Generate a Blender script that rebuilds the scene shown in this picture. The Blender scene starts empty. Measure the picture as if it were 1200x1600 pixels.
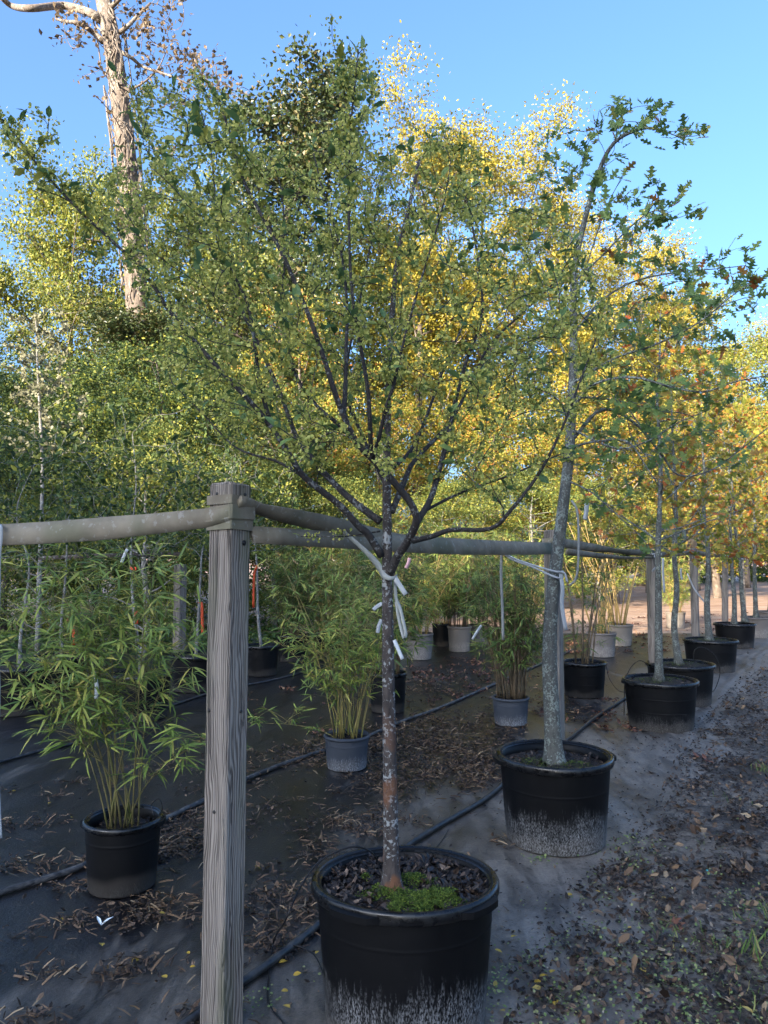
import bpy, math
import numpy as np
from mathutils import Matrix, Vector, Euler

# ------------------------------------------------------------------ camera, sky, sun, exposure
SC = bpy.context.scene
COL = SC.collection
FPX = 1156.0                       # focal length in photo pixels (1200 x 1600)
CAM_H = 1.5
PITCH = math.atan2(70.0, FPX)      # horizon at photo row 870
cam_d = bpy.data.cameras.new('camera')
cam = bpy.data.objects.new('camera', cam_d)
COL.objects.link(cam)
cam_d.sensor_fit = 'VERTICAL'
cam_d.sensor_height = 36.0
cam_d.lens = FPX / 1600.0 * 36.0
cam_d.clip_start = 0.05
cam_d.clip_end = 2000.0
cam.location = (0, 0, CAM_H)
cam.rotation_euler = (math.pi / 2 + PITCH, 0, 0)
SC.camera = cam

SUN_EL = math.radians(18.0)
SUN_AZ = math.radians(35.0)        # light travels towards +Y, turned this far to +X
UX, UY = math.sin(SUN_AZ), math.cos(SUN_AZ)
world = bpy.data.worlds.new('World')
SC.world = world
world.use_nodes = True
wn = world.node_tree
for n in list(wn.nodes):
    wn.nodes.remove(n)
w_out = wn.nodes.new('ShaderNodeOutputWorld')
w_bg = wn.nodes.new('ShaderNodeBackground')
w_sky = wn.nodes.new('ShaderNodeTexSky')
w_sky.sky_type = 'NISHITA'
w_sky.sun_disc = False
w_sky.sun_elevation = SUN_EL
w_sky.sun_rotation = math.atan2(-UX, -UY)
w_sky.altitude = 20.0
w_sky.air_density = 1.0
w_sky.dust_density = 6.0
w_sky.ozone_density = 6.0
wn.links.new(w_sky.outputs[0], w_bg.inputs[0])
wn.links.new(w_bg.outputs[0], w_out.inputs[0])
w_bg.inputs[1].default_value = 0.15
sun_d = bpy.data.lights.new('sun', 'SUN')
sun_d.energy = 4.2
sun_d.angle = math.radians(0.5)
sun_d.color = (1.0, 0.88, 0.70)
sun = bpy.data.objects.new('sun', sun_d)
COL.objects.link(sun)
sun.rotation_euler = Vector((UX * math.cos(SUN_EL), UY * math.cos(SUN_EL), -math.sin(SUN_EL))).to_track_quat('-Z', 'Y').to_euler()
sun.location = (-20, -30, 25)
SC.view_settings.view_transform = 'Standard'
SC.view_settings.look = 'None'
SC.view_settings.gamma = 1.0
SC.view_settings.use_curve_mapping = False
SC.view_settings.exposure = 2.05
SC.render.engine = 'CYCLES'
SC.cycles.max_bounces = 4
SC.cycles.diffuse_bounces = 2
SC.cycles.glossy_bounces = 2
SC.cycles.transmission_bounces = 2
SC.cycles.transparent_max_bounces = 4
SC.cycles.use_denoising = True
SC.cycles.adaptive_threshold = 0.015

# ------------------------------------------------------------------ pixel helpers
cp, sp = math.cos(PITCH), math.sin(PITCH)
def ray(px, py):
    x = (px - 600.0) / FPX
    v = (py - 800.0) / FPX
    return np.array([x, cp + v * sp, sp - v * cp])
def P(px, py, Y):                      # point at world depth Y
    d = ray(px, py)
    return np.array([0, 0, CAM_H]) + d * (Y / d[1])
def G(px, py, z=0.0):                  # point on the ground
    d = ray(px, py)
    return np.array([0, 0, CAM_H]) + d * ((z - CAM_H) / d[2])
RNG = np.random.default_rng(7)

# ------------------------------------------------------------------ mesh helpers
class MB:
    def __init__(self):
        self.V = []; self.F = []; self.n = 0
    def add(self, V, F):
        V = np.asarray(V, float).reshape(-1, 3)
        if not isinstance(F, list):
            F = [F]
        for f in F:
            f = np.asarray(f, np.int64)
            if len(f):
                self.F.append(f + self.n)
        self.V.append(V); self.n += len(V)
        return self
    def mesh(self, name, smooth=False, off=(0, 0, 0)):
        me = bpy.data.meshes.new(name)
        V = np.concatenate(self.V) - np.asarray(off, float)
        me.vertices.add(len(V))
        me.vertices.foreach_set('co', V.astype(np.float32).ravel())
        loops = np.concatenate([f.ravel() for f in self.F])
        tot = np.concatenate([np.full(len(f), f.shape[1]) for f in self.F])
        start = np.concatenate([[0], np.cumsum(tot)[:-1]])
        me.loops.add(len(loops))
        me.loops.foreach_set('vertex_index', loops.astype(np.int32))
        me.polygons.add(len(tot))
        me.polygons.foreach_set('loop_start', start.astype(np.int32))
        me.polygons.foreach_set('use_smooth', np.full(len(tot), bool(smooth)))
        me.update(calc_edges=True)
        return me
    def build(self, name, mat, parent=None, smooth=False, **k):
        off = wloc(parent) if parent is not None else (0, 0, 0)
        o = bpy.data.objects.new(name, self.mesh(name, smooth, off))
        COL.objects.link(o)
        o.data.materials.append(M[mat])
        if parent is not None:
            o.parent = parent
        for a, b in k.items():
            o[a] = b
        return o
    # shapes
    def tube(self, pts, rad, sides=8, cap=True):
        p = np.asarray(pts, float); n = len(p)
        r = np.broadcast_to(np.asarray(rad, float), (n,))
        t = np.gradient(p, axis=0)
        t /= np.linalg.norm(t, axis=1)[:, None] + 1e-12
        ref = np.array([0, 0, 1.0]) if abs(t[0, 2]) < 0.9 else np.array([1.0, 0, 0])
        a = np.cross(t[0], ref); a /= np.linalg.norm(a)
        A = np.empty((n, 3)); A[0] = a
        for i in range(1, n):
            a = a - t[i] * a.dot(t[i]); a /= np.linalg.norm(a) + 1e-12
            A[i] = a
        B = np.cross(t, A)
        th = np.arange(sides) * 2 * math.pi / sides
        V = p[:, None] + r[:, None, None] * (np.cos(th)[None, :, None] * A[:, None] + np.sin(th)[None, :, None] * B[:, None])
        V = V.reshape(-1, 3)
        i = np.arange(n - 1)[:, None] * sides; j = np.arange(sides)[None]; k = (j + 1) % sides
        F = np.stack([i + j, i + k, i + sides + k, i + sides + j], -1).reshape(-1, 4)
        fs = [F]
        if cap:
            fs += [np.arange(sides)[None, ::-1], (np.arange(sides) + (n - 1) * sides)[None]]
        return self.add(V, fs)
    def lathe(self, prof, sides=48, c=(0, 0, 0), sx=1, sy=1):
        pr = np.asarray(prof, float); n = len(pr)
        th = np.arange(sides) * 2 * math.pi / sides
        V = np.stack([pr[:, 0, None] * np.cos(th) * sx, pr[:, 0, None] * np.sin(th) * sy, np.repeat(pr[:, 1, None], sides, 1)], -1).reshape(-1, 3) + np.asarray(c)
        i = np.arange(n - 1)[:, None] * sides; j = np.arange(sides)[None]; k = (j + 1) % sides
        return self.add(V, np.stack([i + j, i + k, i + sides + k, i + sides + j], -1).reshape(-1, 4))
    def box(self, c, size, R=None, bev=0.0):
        s = np.asarray(size, float) / 2
        if bev:
            out = []
            for z in (-1, 1):
                for q in ((1, 1), (-1, 1), (-1, -1), (1, -1)):
                    pass
            ring = []
            for (qx, qy) in ((1, -1), (1, 1), (-1, 1), (-1, -1)):
                a = (qx * (s[0] - bev), qy * s[1]); b = (qx * s[0], qy * (s[1] - bev))
                ring += ([a, b] if qx * qy < 0 else [b, a])
            ring = np.array(ring)
            zs = [(-s[2], 1 - bev / s[0]), (-s[2] + bev, 1), (s[2] - bev, 1), (s[2], 1 - bev / s[0])]
            V = np.concatenate([np.column_stack([ring * f, np.full(8, z)]) for z, f in zs])
            i = np.arange(3)[:, None] * 8; j = np.arange(8)[None]; k = (j + 1) % 8
            F = [np.stack([i + j, i + k, i + 8 + k, i + 8 + j], -1).reshape(-1, 4), np.arange(8)[None, ::-1], (np.arange(8) + 24)[None]]
        else:
            V = np.array([[x, y, z] for x in (-1, 1) for y in (-1, 1) for z in (-1, 1)], float) * s
            F = np.array([[0, 1, 3, 2], [4, 6, 7, 5], [0, 4, 5, 1], [2, 3, 7, 6], [0, 2, 6, 4], [1, 5, 7, 3]])
        if R is not None:
            V = V @ np.asarray(R).T
        return self.add(V + np.asarray(c), F)
    def ribbon(self, pts, wv, width, thick=0.003):
        p = np.asarray(pts, float); n = len(p)
        w = np.asarray(wv, float)
        if w.ndim == 1:
            w = np.repeat(w[None], n, 0)
        t = np.gradient(p, axis=0); t /= np.linalg.norm(t, axis=1)[:, None] + 1e-12
        w = w - t * (w * t).sum(1)[:, None]; w /= np.linalg.norm(w, axis=1)[:, None] + 1e-12
        nn = np.cross(t, w)
        W = np.broadcast_to(np.asarray(width, float), (n,))[:, None] / 2
        h = thick / 2
        he = h if thick < .0055 else h * .25
        V = np.stack([p - w * W - nn * he, p - nn * h * 1.02, p + w * W - nn * he, p + w * W + nn * he, p + nn * h * 1.02, p - w * W + nn * he], 1).reshape(-1, 3)
        i = np.arange(n - 1)[:, None] * 6; j = np.arange(6)[None]; k = (j + 1) % 6
        return self.add(V, [np.stack([i + j, i + k, i + 6 + k, i + 6 + j], -1).reshape(-1, 4), np.arange(6)[None, ::-1], (np.arange(6) + (n - 1) * 6)[None]])
    def scatter(self, tmpl, pos, R, scale):
        TV, TF = tmpl
        k = len(TV); n = len(pos)
        if n == 0:
            return self
        V = np.einsum('nij,kj->nki', R, TV) * np.asarray(scale)[:, None, None] + pos[:, None]
        F = [(np.asarray(f)[None] + (np.arange(n) * k)[:, None, None]).reshape(-1, np.asarray(f).shape[1]) for f in TF]
        return self.add(V.reshape(-1, 3), F)

def wloc(o):
    l = np.array(o.location)
    while o.parent is not None:
        o = o.parent; l = l + np.array(o.location)
    return l
def thing(name, loc, label, cat, group=None):
    o = bpy.data.objects.new(name, None)
    o.empty_display_size = 0.1
    COL.objects.link(o); o.location = [float(v) for v in loc]
    return tag(o, label, cat, group)
def tag(o, label, cat, group=None):
    o['label'] = label; o['category'] = cat
    if group:
        o['group'] = group
    return o
def copy_tree(o, parent=None):
    c = o.copy(); COL.objects.link(c)
    c.parent = parent
    for ch in list(o.children):
        copy_tree(ch, c)
    return c
def bez(a, b, c, n):
    t = np.linspace(0, 1, n)[:, None]
    return (1 - t) ** 2 * a + 2 * t * (1 - t) * b + t * t * c
def smooth_path(pts, per=4):            # Catmull-Rom
    p = np.asarray(pts, float)
    q = np.vstack([2 * p[0] - p[1], p, 2 * p[-1] - p[-2]])
    out = []
    for i in range(1, len(q) - 2):
        t = np.linspace(0, 1, per, endpoint=False)[:, None]
        a, b, c, d = q[i - 1], q[i], q[i + 1], q[i + 2]
        out.append(.5 * (2 * b + (c - a) * t + (2 * a - 5 * b + 4 * c - d) * t * t + (3 * b - a - 3 * c + d) * t ** 3))
    return np.vstack(out + [p[-1:]])
def rand_rot(n, rng, tilt=None):
    """random rotations; with tilt: z axis within tilt radians of up"""
    if tilt is None:
        q = rng.normal(size=(n, 4)); q /= np.linalg.norm(q, axis=1)[:, None]
        w, x, y, z = q.T
        return np.stack([np.stack([1 - 2 * (y * y + z * z), 2 * (x * y - z * w), 2 * (x * z + y * w)], -1),
                         np.stack([2 * (x * y + z * w), 1 - 2 * (x * x + z * z), 2 * (y * z - x * w)], -1),
                         np.stack([2 * (x * z - y * w), 2 * (y * z + x * w), 1 - 2 * (x * x + y * y)], -1)], 1)
    a = rng.uniform(0, 2 * math.pi, n)
    X = np.stack([np.cos(a), np.sin(a), rng.normal(0, math.sin(tilt) * .6, n)], -1)
    Z = np.stack([rng.normal(0, math.sin(tilt) * .6, n), rng.normal(0, math.sin(tilt) * .6, n), np.ones(n)], -1)
    return frame(X, Z)
def frame(X, Z):
    X = X / np.linalg.norm(X, axis=1)[:, None]
    Y = np.cross(Z, X); Y /= np.linalg.norm(Y, axis=1)[:, None] + 1e-9
    Z = np.cross(X, Y)
    return np.stack([X, Y, Z], -1)

# leaf templates: x is the long axis, z the normal, unit length
T_DIAMOND = (np.array([[0, 0, 0], [.45, -.34, .08], [1, 0, -.05], [.5, .34, .08]]), [[[0, 1, 2, 3]]])
T_SEED = (np.array([[0, 0, 0], [.3, -.45, .1], [.8, -.36, .05], [1, 0, .12], [.75, .4, .18], [.25, .4, .05]]), [[[0, 1, 2, 3], [0, 3, 4, 5]]])
T_ELM = (np.array([[0, 0, 0], [.25, -.2, .06], [.6, -.22, .05], [1, 0, -.1], [.6, .22, .05], [.25, .2, .06], [.5, 0, 0]]), [[[0, 1, 2, 6], [6, 2, 3, 4], [0, 6, 4, 5]]])
T_BAMBOO = (np.array([[0, 0, 0], [.25, -.05, .02], [.25, .05, .02], [.62, -.043, -.06], [.62, .043, -.06], [1, 0, -.2]]), [[[1, 3, 4, 2]], [[0, 1, 2], [3, 5, 4]]])
_ok = [(0, 0), (.12, .05), (.22, .2), (.3, .34), (.36, .16), (.42, .09), (.52, .3), (.66, .42), (.64, .2), (.7, .1), (.82, .22), (.9, .16), (1, 0)]
_okv = [(x, y, .14 * abs(y)) for x, y in _ok] + [(x, -y, .14 * abs(y)) for x, y in _ok[1:-1]]
T_OAK = (np.array(_okv), [[[0, i, i + 1] for i in (1, 2, 4)][:0] or
         [[0, 1, 5], [1, 2, 4], [2, 3, 4], [1, 4, 5], [5, 6, 8], [6, 7, 8], [5, 8, 9], [9, 10, 12], [10, 11, 12], [0, 5, 17],
          [0, 17, 13], [13, 16, 14], [14, 16, 15], [13, 17, 16], [17, 20, 18], [18, 20, 19], [17, 21, 20], [21, 12, 22], [22, 12, 23], [5, 9, 21], [5, 21, 17], [9, 12, 21]]])
T_CURL = (np.array([[0, 0, .02], [.35, -.25, .16], [.8, -.18, .1], [1, 0, .22], [.7, .2, .2], [.3, .26, .02]]), [[[0, 1, 2, 3], [0, 3, 4, 5]]])
T_STRAW = (np.array([[0, -.05, 0], [0, .05, .03], [.5, .07, .1], [.5, -.06, .06], [1, .02, .04], [1, -.02, .0]]), [[[0, 3, 2, 1], [3, 5, 4, 2]]])

# ------------------------------------------------------------------ materials
M = {}
def nt(name):
    m = bpy.data.materials.new(name); m.use_nodes = True
    t = m.node_tree
    for n in list(t.nodes):
        t.nodes.remove(n)
    M[name] = m
    return t, t.nodes.new('ShaderNodeOutputMaterial')
def node(t, typ, ins=None, **props):
    n = t.nodes.new(typ)
    for a, b in props.items():
        setattr(n, a, b)
    for a, b in (ins or {}).items():
        s = n.inputs[a]
        if hasattr(b, 'is_linked') or isinstance(b, bpy.types.NodeSocket):
            t.links.new(b, s)
        else:
            s.default_value = b
    return n
def ramp(t, fac, stops, interp='LINEAR'):
    r = t.nodes.new('ShaderNodeValToRGB'); r.color_ramp.interpolation = interp
    e = r.color_ramp.elements
    while len(e) < len(stops):
        e.new(0.5)
    for el, (p, c) in zip(e, stops):
        el.position = p; el.color = (*c, 1) if len(c) == 3 else c
    t.links.new(fac, r.inputs[0])
    return r.outputs[0]
def noise(t, vec, scale, detail=4, rough=.55, dist=0.0):
    return node(t, 'ShaderNodeTexNoise', {'Vector': vec, 'Scale': scale, 'Detail': detail, 'Roughness': rough, 'Distortion': dist}).outputs[0]
def mapping(t, vec, scale, rot=(0, 0, 0), loc=(0, 0, 0)):
    return node(t, 'ShaderNodeMapping', {'Vector': vec, 'Scale': scale, 'Rotation': rot, 'Location': loc}).outputs[0]
def mix(t, fac, a, b):
    n = t.nodes.new('ShaderNodeMix'); n.data_type = 'RGBA'
    for s, v in ((n.inputs[0], fac), (n.inputs[6], a), (n.inputs[7], b)):
        if isinstance(v, bpy.types.NodeSocket):
            t.links.new(v, s)
        else:
            s.default_value = v if not isinstance(v, tuple) else (*v, 1)
    return n.outputs[2]
def math_(t, op, a, b=0.0, clamp=False):
    n = t.nodes.new('ShaderNodeMath'); n.operation = op; n.use_clamp = clamp
    for s, v in ((n.inputs[0], a), (n.inputs[1], b)):
        if isinstance(v, bpy.types.NodeSocket):
            t.links.new(v, s)
        else:
            s.default_value = v
    return n.outputs[0]
def coords(t, which='Object'):
    return node(t, 'ShaderNodeTexCoord').outputs[which]
def principled(t, out, col, rough=.7, bump=None, bstr=.3, bdist=.01, spec=.4):
    p = node(t, 'ShaderNodeBsdfPrincipled')
    for s, v in (('Base Color', col), ('Roughness', rough), ('Specular IOR Level', spec)):
        if isinstance(v, bpy.types.NodeSocket):
            t.links.new(v, p.inputs[s])
        else:
            p.inputs[s].default_value = (*v, 1) if isinstance(v, tuple) else v
    if bump is not None:
        b = node(t, 'ShaderNodeBump', {'Height': bump, 'Strength': bstr, 'Distance': bdist})
        t.links.new(b.outputs[0], p.inputs['Normal'])
    t.links.new(p.outputs[0], out.inputs[0])
    return p
def leaf_mat(name, stops, trans=.35, rough=.5, spec=.3):
    t, o = nt(name)
    g = node(t, 'ShaderNodeNewGeometry').outputs['Random Per Island']
    r = node(t, 'ShaderNodeObjectInfo').outputs['Random']
    f = math_(t, 'FRACT', math_(t, 'ADD', g, r))
    c = ramp(t, f, stops)
    p = node(t, 'ShaderNodeBsdfPrincipled', {'Base Color': c, 'Roughness': rough, 'Specular IOR Level': spec})
    tr = node(t, 'ShaderNodeBsdfTranslucent', {'Color': c})
    m = node(t, 'ShaderNodeMixShader', {0: trans})
    t.links.new(p.outputs[0], m.inputs[1]); t.links.new(tr.outputs[0], m.inputs[2])
    t.links.new(m.outputs[0], o.inputs[0])

leaf_mat('elm_seed', [(0, (.13, .17, .04)), (.3, (.33, .36, .08)), (.7, (.60, .58, .16)), (1, (.58, .50, .12))], .45)
leaf_mat('elm_leaf', [(0, (.06, .12, .045)), (.5, (.12, .20, .07)), (.85, (.19, .27, .08)), (1, (.34, .31, .06))], .35)
leaf_mat('oak_leaf', [(0, (.09, .15, .05)), (.5, (.17, .26, .075)), (.86, (.28, .33, .08)), (.96, (.32, .24, .05)), (1, (.36, .10, .03))], .45)
leaf_mat('oak_leaf_gold', [(0, (.12, .16, .03)), (.35, (.24, .25, .04)), (.65, (.40, .33, .05)), (.85, (.48, .24, .05)), (1, (.45, .10, .03))], .4)
leaf_mat('bamboo_leaf', [(0, (.09, .15, .04)), (.5, (.21, .29, .06)), (.8, (.36, .41, .09)), (1, (.52, .44, .11))], .3)
leaf_mat('bamboo_leaf_dense', [(0, (.06, .11, .035)), (.5, (.12, .19, .05)), (.85, (.20, .26, .06)), (1, (.36, .30, .10))], .3)
leaf_mat('gold_leaf', [(0, (.19, .19, .03)), (.4, (.39, .33, .045)), (.8, (.46, .37, .05)), (1, (.48, .34, .09))], .35)
leaf_mat('yellowgreen_leaf', [(0, (.08, .12, .025)), (.4, (.19, .22, .04)), (.8, (.31, .31, .055)), (1, (.42, .35, .07))], .35)
leaf_mat('autumn_leaf', [(0, (.13, .17, .03)), (.4, (.27, .28, .04)), (.7, (.42, .35, .06)), (.88, (.50, .28, .06)), (1, (.48, .16, .05))], .35)
leaf_mat('evergreen_leaf', [(0, (.025, .045, .015)), (.5, (.06, .085, .025)), (.85, (.11, .12, .035)), (1, (.24, .17, .07))], .2, .4, .5)
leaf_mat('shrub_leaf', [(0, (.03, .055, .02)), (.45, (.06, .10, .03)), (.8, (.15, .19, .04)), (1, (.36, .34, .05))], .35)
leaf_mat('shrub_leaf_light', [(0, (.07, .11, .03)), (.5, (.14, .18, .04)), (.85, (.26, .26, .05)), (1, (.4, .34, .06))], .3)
leaf_mat('hedge_leaf', [(0, (.05, .10, .025)), (.6, (.10, .16, .035)), (1, (.19, .22, .05))], .25)
leaf_mat('brown_leaf', [(0, (.06, .05, .035)), (.5, (.14, .10, .06)), (1, (.26, .18, .10))], .3)
leaf_mat('lichen_leaf', [(0, (.12, .12, .07)), (.6, (.22, .21, .12)), (1, (.30, .28, .17))], .2)
leaf_mat('litter_dark', [(0, (.012, .010, .009)), (.55, (.035, .024, .018)), (.85, (.08, .05, .032)), (1, (.2, .13, .08))], .05, .6)
leaf_mat('litter_brown', [(0, (.03, .018, .012)), (.5, (.10, .06, .035)), (.85, (.20, .125, .07)), (1, (.34, .25, .15))], .1, .6)
leaf_mat('litter_red', [(0, (.035, .018, .014)), (.5, (.10, .045, .03)), (.85, (.2, .085, .05)), (1, (.32, .2, .11))], .1, .6)
leaf_mat('yellow_leaf', [(0, (.42, .26, .03)), (.5, (.55, .36, .05)), (1, (.42, .32, .1))], .2)
leaf_mat('clover', [(0, (.10, .16, .05)), (.5, (.18, .24, .08)), (1, (.32, .32, .14))], .2)
leaf_mat('grass_blade', [(0, (.08, .14, .04)), (.6, (.16, .24, .06)), (1, (.36, .30, .12))], .25)
leaf_mat('moss_tuft', [(0, (.03, .055, .01)), (.5, (.07, .115, .015)), (1, (.15, .19, .03))], .2, .8)
leaf_mat('bark_chip', [(0, (.006, .005, .005)), (.6, (.022, .016, .014)), (.9, (.06, .04, .03)), (1, (.2, .14, .1))], .0, .45)
leaf_mat('soil_crumb', [(0, (.02, .016, .014)), (.4, (.08, .066, .054)), (.8, (.2, .17, .14)), (1, (.34, .3, .25))], .0, .8)
leaf_mat('wood_leaf', [(0, (.03, .05, .02)), (1, (.07, .10, .03))], .15)

def bark_mat(name, dark, mid, lichen, lich_amt=.5, orange=None, scale=1.0):
    t, o = nt(name)
    c = coords(t)
    v = mapping(t, c, (1, 1, .35))
    n1 = noise(t, v, 60 * scale, 5, .65)
    base = ramp(t, n1, [(.3, dark), (.65, mid)])
    n2 = noise(t, c, 95 * scale, 3, .6); n3 = noise(t, c, 16 * scale, 3)
    lm = ramp(t, math_(t, 'ADD', math_(t, 'MULTIPLY', n2, .7), math_(t, 'MULTIPLY', n3, .5)), [(.72 - lich_amt * .2, (0, 0, 0)), (.78 - lich_amt * .2, (1, 1, 1))])
    col = mix(t, lm, base, lichen)
    if orange:
        zz = node(t, 'ShaderNodeSeparateXYZ', {0: c}).outputs[2]
        zm = ramp(t, zz, [(.25, (1, 1, 1)), (.62, (0, 0, 0))])
        om = ramp(t, noise(t, mapping(t, c, (1, 1, .5)), 14, 2, .4), [(.52, (0, 0, 0)), (.57, (1, 1, 1))])
        col = mix(t, math_(t, 'MULTIPLY', om, zm), col, orange)
    principled(t, o, col, .85, math_(t, 'ADD', n1, lm), .5, .004)
bark_mat('elm_bark', (.018, .015, .014), (.075, .06, .053), (.27, .28, .275), .42, (.14, .062, .03))
bark_mat('elm_limb', (.016, .014, .014), (.055, .047, .043), (.18, .185, .18), .36)
bark_mat('elm_twig', (.014, .012, .012), (.038, .034, .032), (.13, .135, .13), .3)
bark_mat('oak_bark', (.05, .05, .043), (.115, .115, .10), (.22, .245, .21), .5)
bark_mat('far_bark', (.08, .065, .05), (.22, .17, .13), (.3, .27, .23), .3, None, .15)
bark_mat('pale_bark', (.075, .058, .045), (.20, .155, .12), (.27, .235, .19), .35, None, .12)
bark_mat('dark_bark', (.03, .025, .02), (.09, .07, .055), (.18, .18, .16), .3, None, .3)
bark_mat('sapling_bark', (.12, .11, .10), (.27, .25, .22), (.36, .36, .33), .5)

t, o = nt('bamboo_culm')
c = coords(t)
n1 = noise(t, mapping(t, c, (1, 1, .2)), 30)
principled(t, o, ramp(t, n1, [(.3, (.10, .09, .03)), (.5, (.27, .21, .07)), (.7, (.17, .20, .05))]), .45)
t, o = nt('green_cane')
n1 = noise(t, mapping(t, coords(t), (1, 1, .2)), 30)
principled(t, o, ramp(t, n1, [(.3, (.05, .055, .02)), (.5, (.16, .13, .05)), (.7, (.10, .12, .03))]), .45)
t, o = nt('golden_cane')
n1 = noise(t, mapping(t, coords(t), (1, 1, .2)), 30)
principled(t, o, ramp(t, n1, [(.3, (.26, .17, .06)), (.7, (.5, .34, .12))]), .5)
t, o = nt('brown_cane')
n1 = noise(t, mapping(t, coords(t), (1, 1, .2)), 30)
principled(t, o, ramp(t, n1, [(.3, (.05, .04, .025)), (.7, (.2, .14, .08))]), .6)

def pot_mat(name, base, stain, lo, hi, rough=.32, amt=1.0):
    """black plastic with mineral streaks splashed above the foot; object z runs in metres"""
    t, o = nt(name)
    c = coords(t)
    z = node(t, 'ShaderNodeSeparateXYZ', {0: c}).outputs[2]
    st = noise(t, mapping(t, c, (1, 1, .13)), 110, 3, .6)
    fine = noise(t, mapping(t, c, (1, 1, .35)), 260, 2, .6)
    big = noise(t, c, 5, 2, .5)
    h = math_(t, 'DIVIDE', math_(t, 'SUBTRACT', hi, z), hi - lo, True)
    f = math_(t, 'ADD', math_(t, 'MULTIPLY', h, .42), math_(t, 'ADD', math_(t, 'MULTIPLY', st, .5), math_(t, 'MULTIPLY', big, .35)))
    m1 = ramp(t, f, [(.58, (0, 0, 0)), (.84, (1, 1, 1))])
    m1 = math_(t, 'MULTIPLY', math_(t, 'MULTIPLY', m1, ramp(t, fine, [(.42, (0, 0, 0)), (.6, (1, 1, 1))])), math_(t, 'MULTIPLY', ramp(t, h, [(.0, (.06, .06, .06)), (.5, (1, 1, 1))]), amt))
    dust = math_(t, 'MULTIPLY', noise(t, mapping(t, c, (1, 1, .4)), 14, 4), .45)
    col = mix(t, math_(t, 'MULTIPLY', dust, .035), base, (.14, .14, .14))
    col = mix(t, m1, col, stain)
    mud = ramp(t, math_(t, 'ADD', z, math_(t, 'MULTIPLY', big, -.12)), [(0, (1, 1, 1)), (.035, (0, 0, 0))])
    col = mix(t, math_(t, 'MULTIPLY', mud, .3), col, (.10, .085, .07))
    r = math_(t, 'ADD', math_(t, 'MULTIPLY', m1, .3), math_(t, 'ADD', rough, math_(t, 'MULTIPLY', dust, .5)))
    principled(t, o, col, r, noise(t, c, 40, 2), .05, .005, .22)
pot_mat('pot_black', (.0025, .0025, .003), (.34, .34, .34), .0, .32, .36, .8)
pot_mat('pot_faint', (.0025, .0025, .003), (.26, .25, .24), .0, .22, .40, .45)
pot_mat('pot_plain', (.0025, .0025, .003), (.2, .2, .2), .0, .10, .45, .2)
pot_mat('pot_grey', (.055, .062, .075), (.40, .42, .45), .0, .16, .42)
pot_mat('pot_bleached', (.16, .14, .125), (.45, .42, .38), .0, .3, .55)
pot_mat('pot_tan', (.22, .185, .15), (.45, .4, .34), .0, .3, .6)
t, o = nt('pot_rim')
n1 = noise(t, coords(t), 30, 3)
principled(t, o, ramp(t, n1, [(.4, (.002, .002, .0025)), (.8, (.012, .012, .012))]), ramp(t, n1, [(.35, (.2,) * 3), (.7, (.42,) * 3)]), None, 0, 0, .5)
t, o = nt('potting_soil')
n1 = noise(t, coords(t), 90, 5, .7)
principled(t, o, ramp(t, n1, [(.35, (.008, .007, .007)), (.7, (.05, .036, .03))]), .9, n1, .8, .02)
t, o = nt('moss')
n1 = noise(t, coords(t), 120, 5, .7)
principled(t, o, ramp(t, n1, [(.3, (.035, .06, .01)), (.7, (.12, .18, .025))]), .95, n1, 1, .02)

t, o = nt('post_wood')
c = coords(t)
wob = noise(t, mapping(t, c, (3, 3, .9)), 2.2, 3)
vv = node(t, 'ShaderNodeVectorMath', {0: c, 1: node(t, 'ShaderNodeCombineXYZ', {0: math_(t, 'MULTIPLY', wob, .06), 1: math_(t, 'MULTIPLY', wob, -.06)}).outputs[0]}, operation='ADD').outputs[0]
vv2 = node(t, 'ShaderNodeVectorMath', {0: vv, 1: (.11, .07, 0)}, operation='ADD').outputs[0]
wv = node(t, 'ShaderNodeTexWave', {'Vector': mapping(t, vv2, (1, 1, .016)), 'Scale': 46.0, 'Distortion': 2.6, 'Detail': 3.0, 'Detail Scale': 1.2, 'Detail Roughness': .6}, wave_type='RINGS', rings_direction='Z').outputs['Fac']
gr = noise(t, mapping(t, vv, (1, 1, .02)), 150, 4, .65)
gr2 = noise(t, mapping(t, vv, (1, 1, .012)), 30, 2, .5)
fine = noise(t, mapping(t, c, (1, 1, .03)), 420, 2, .5)
crack = ramp(t, noise(t, mapping(t, vv, (1, 1, .012)), 130, 2, .5), [(.62, (0, 0, 0)), (.66, (1, 1, 1))])
g = math_(t, 'ADD', math_(t, 'MULTIPLY', wv, .20), math_(t, 'ADD', math_(t, 'MULTIPLY', gr, .40), math_(t, 'ADD', math_(t, 'MULTIPLY', gr2, .25), math_(t, 'MULTIPLY', fine, .15))))
col = ramp(t, g, [(.34, (.055, .042, .033)), (.46, (.16, .133, .11)), (.62, (.31, .268, .225))])
col = mix(t, math_(t, 'MULTIPLY', crack, .6), col, (.022, .018, .016))
g = math_(t, 'SUBTRACT', g, crack)
alg = ramp(t, noise(t, mapping(t, c, (1, 1, .18)), 9, 3), [(.52, (0, 0, 0)), (.7, (1, 1, 1))])
col = mix(t, math_(t, 'MULTIPLY', alg, .6), col, (.10, .112, .058))
principled(t, o, col, .85, g, .9, .006)
t, o = nt('webbing')
c = coords(t)
n1 = noise(t, c, 7, 4, .6); n2 = noise(t, c, 38, 3, .6)
col = ramp(t, n1, [(.3, (.14, .118, .085)), (.7, (.27, .232, .17))])
col = mix(t, math_(t, 'MULTIPLY', ramp(t, noise(t, c, 4, 2), [(.5, (0, 0, 0)), (.65, (1, 1, 1))]), .5), col, (.10, .11, .06))
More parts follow.
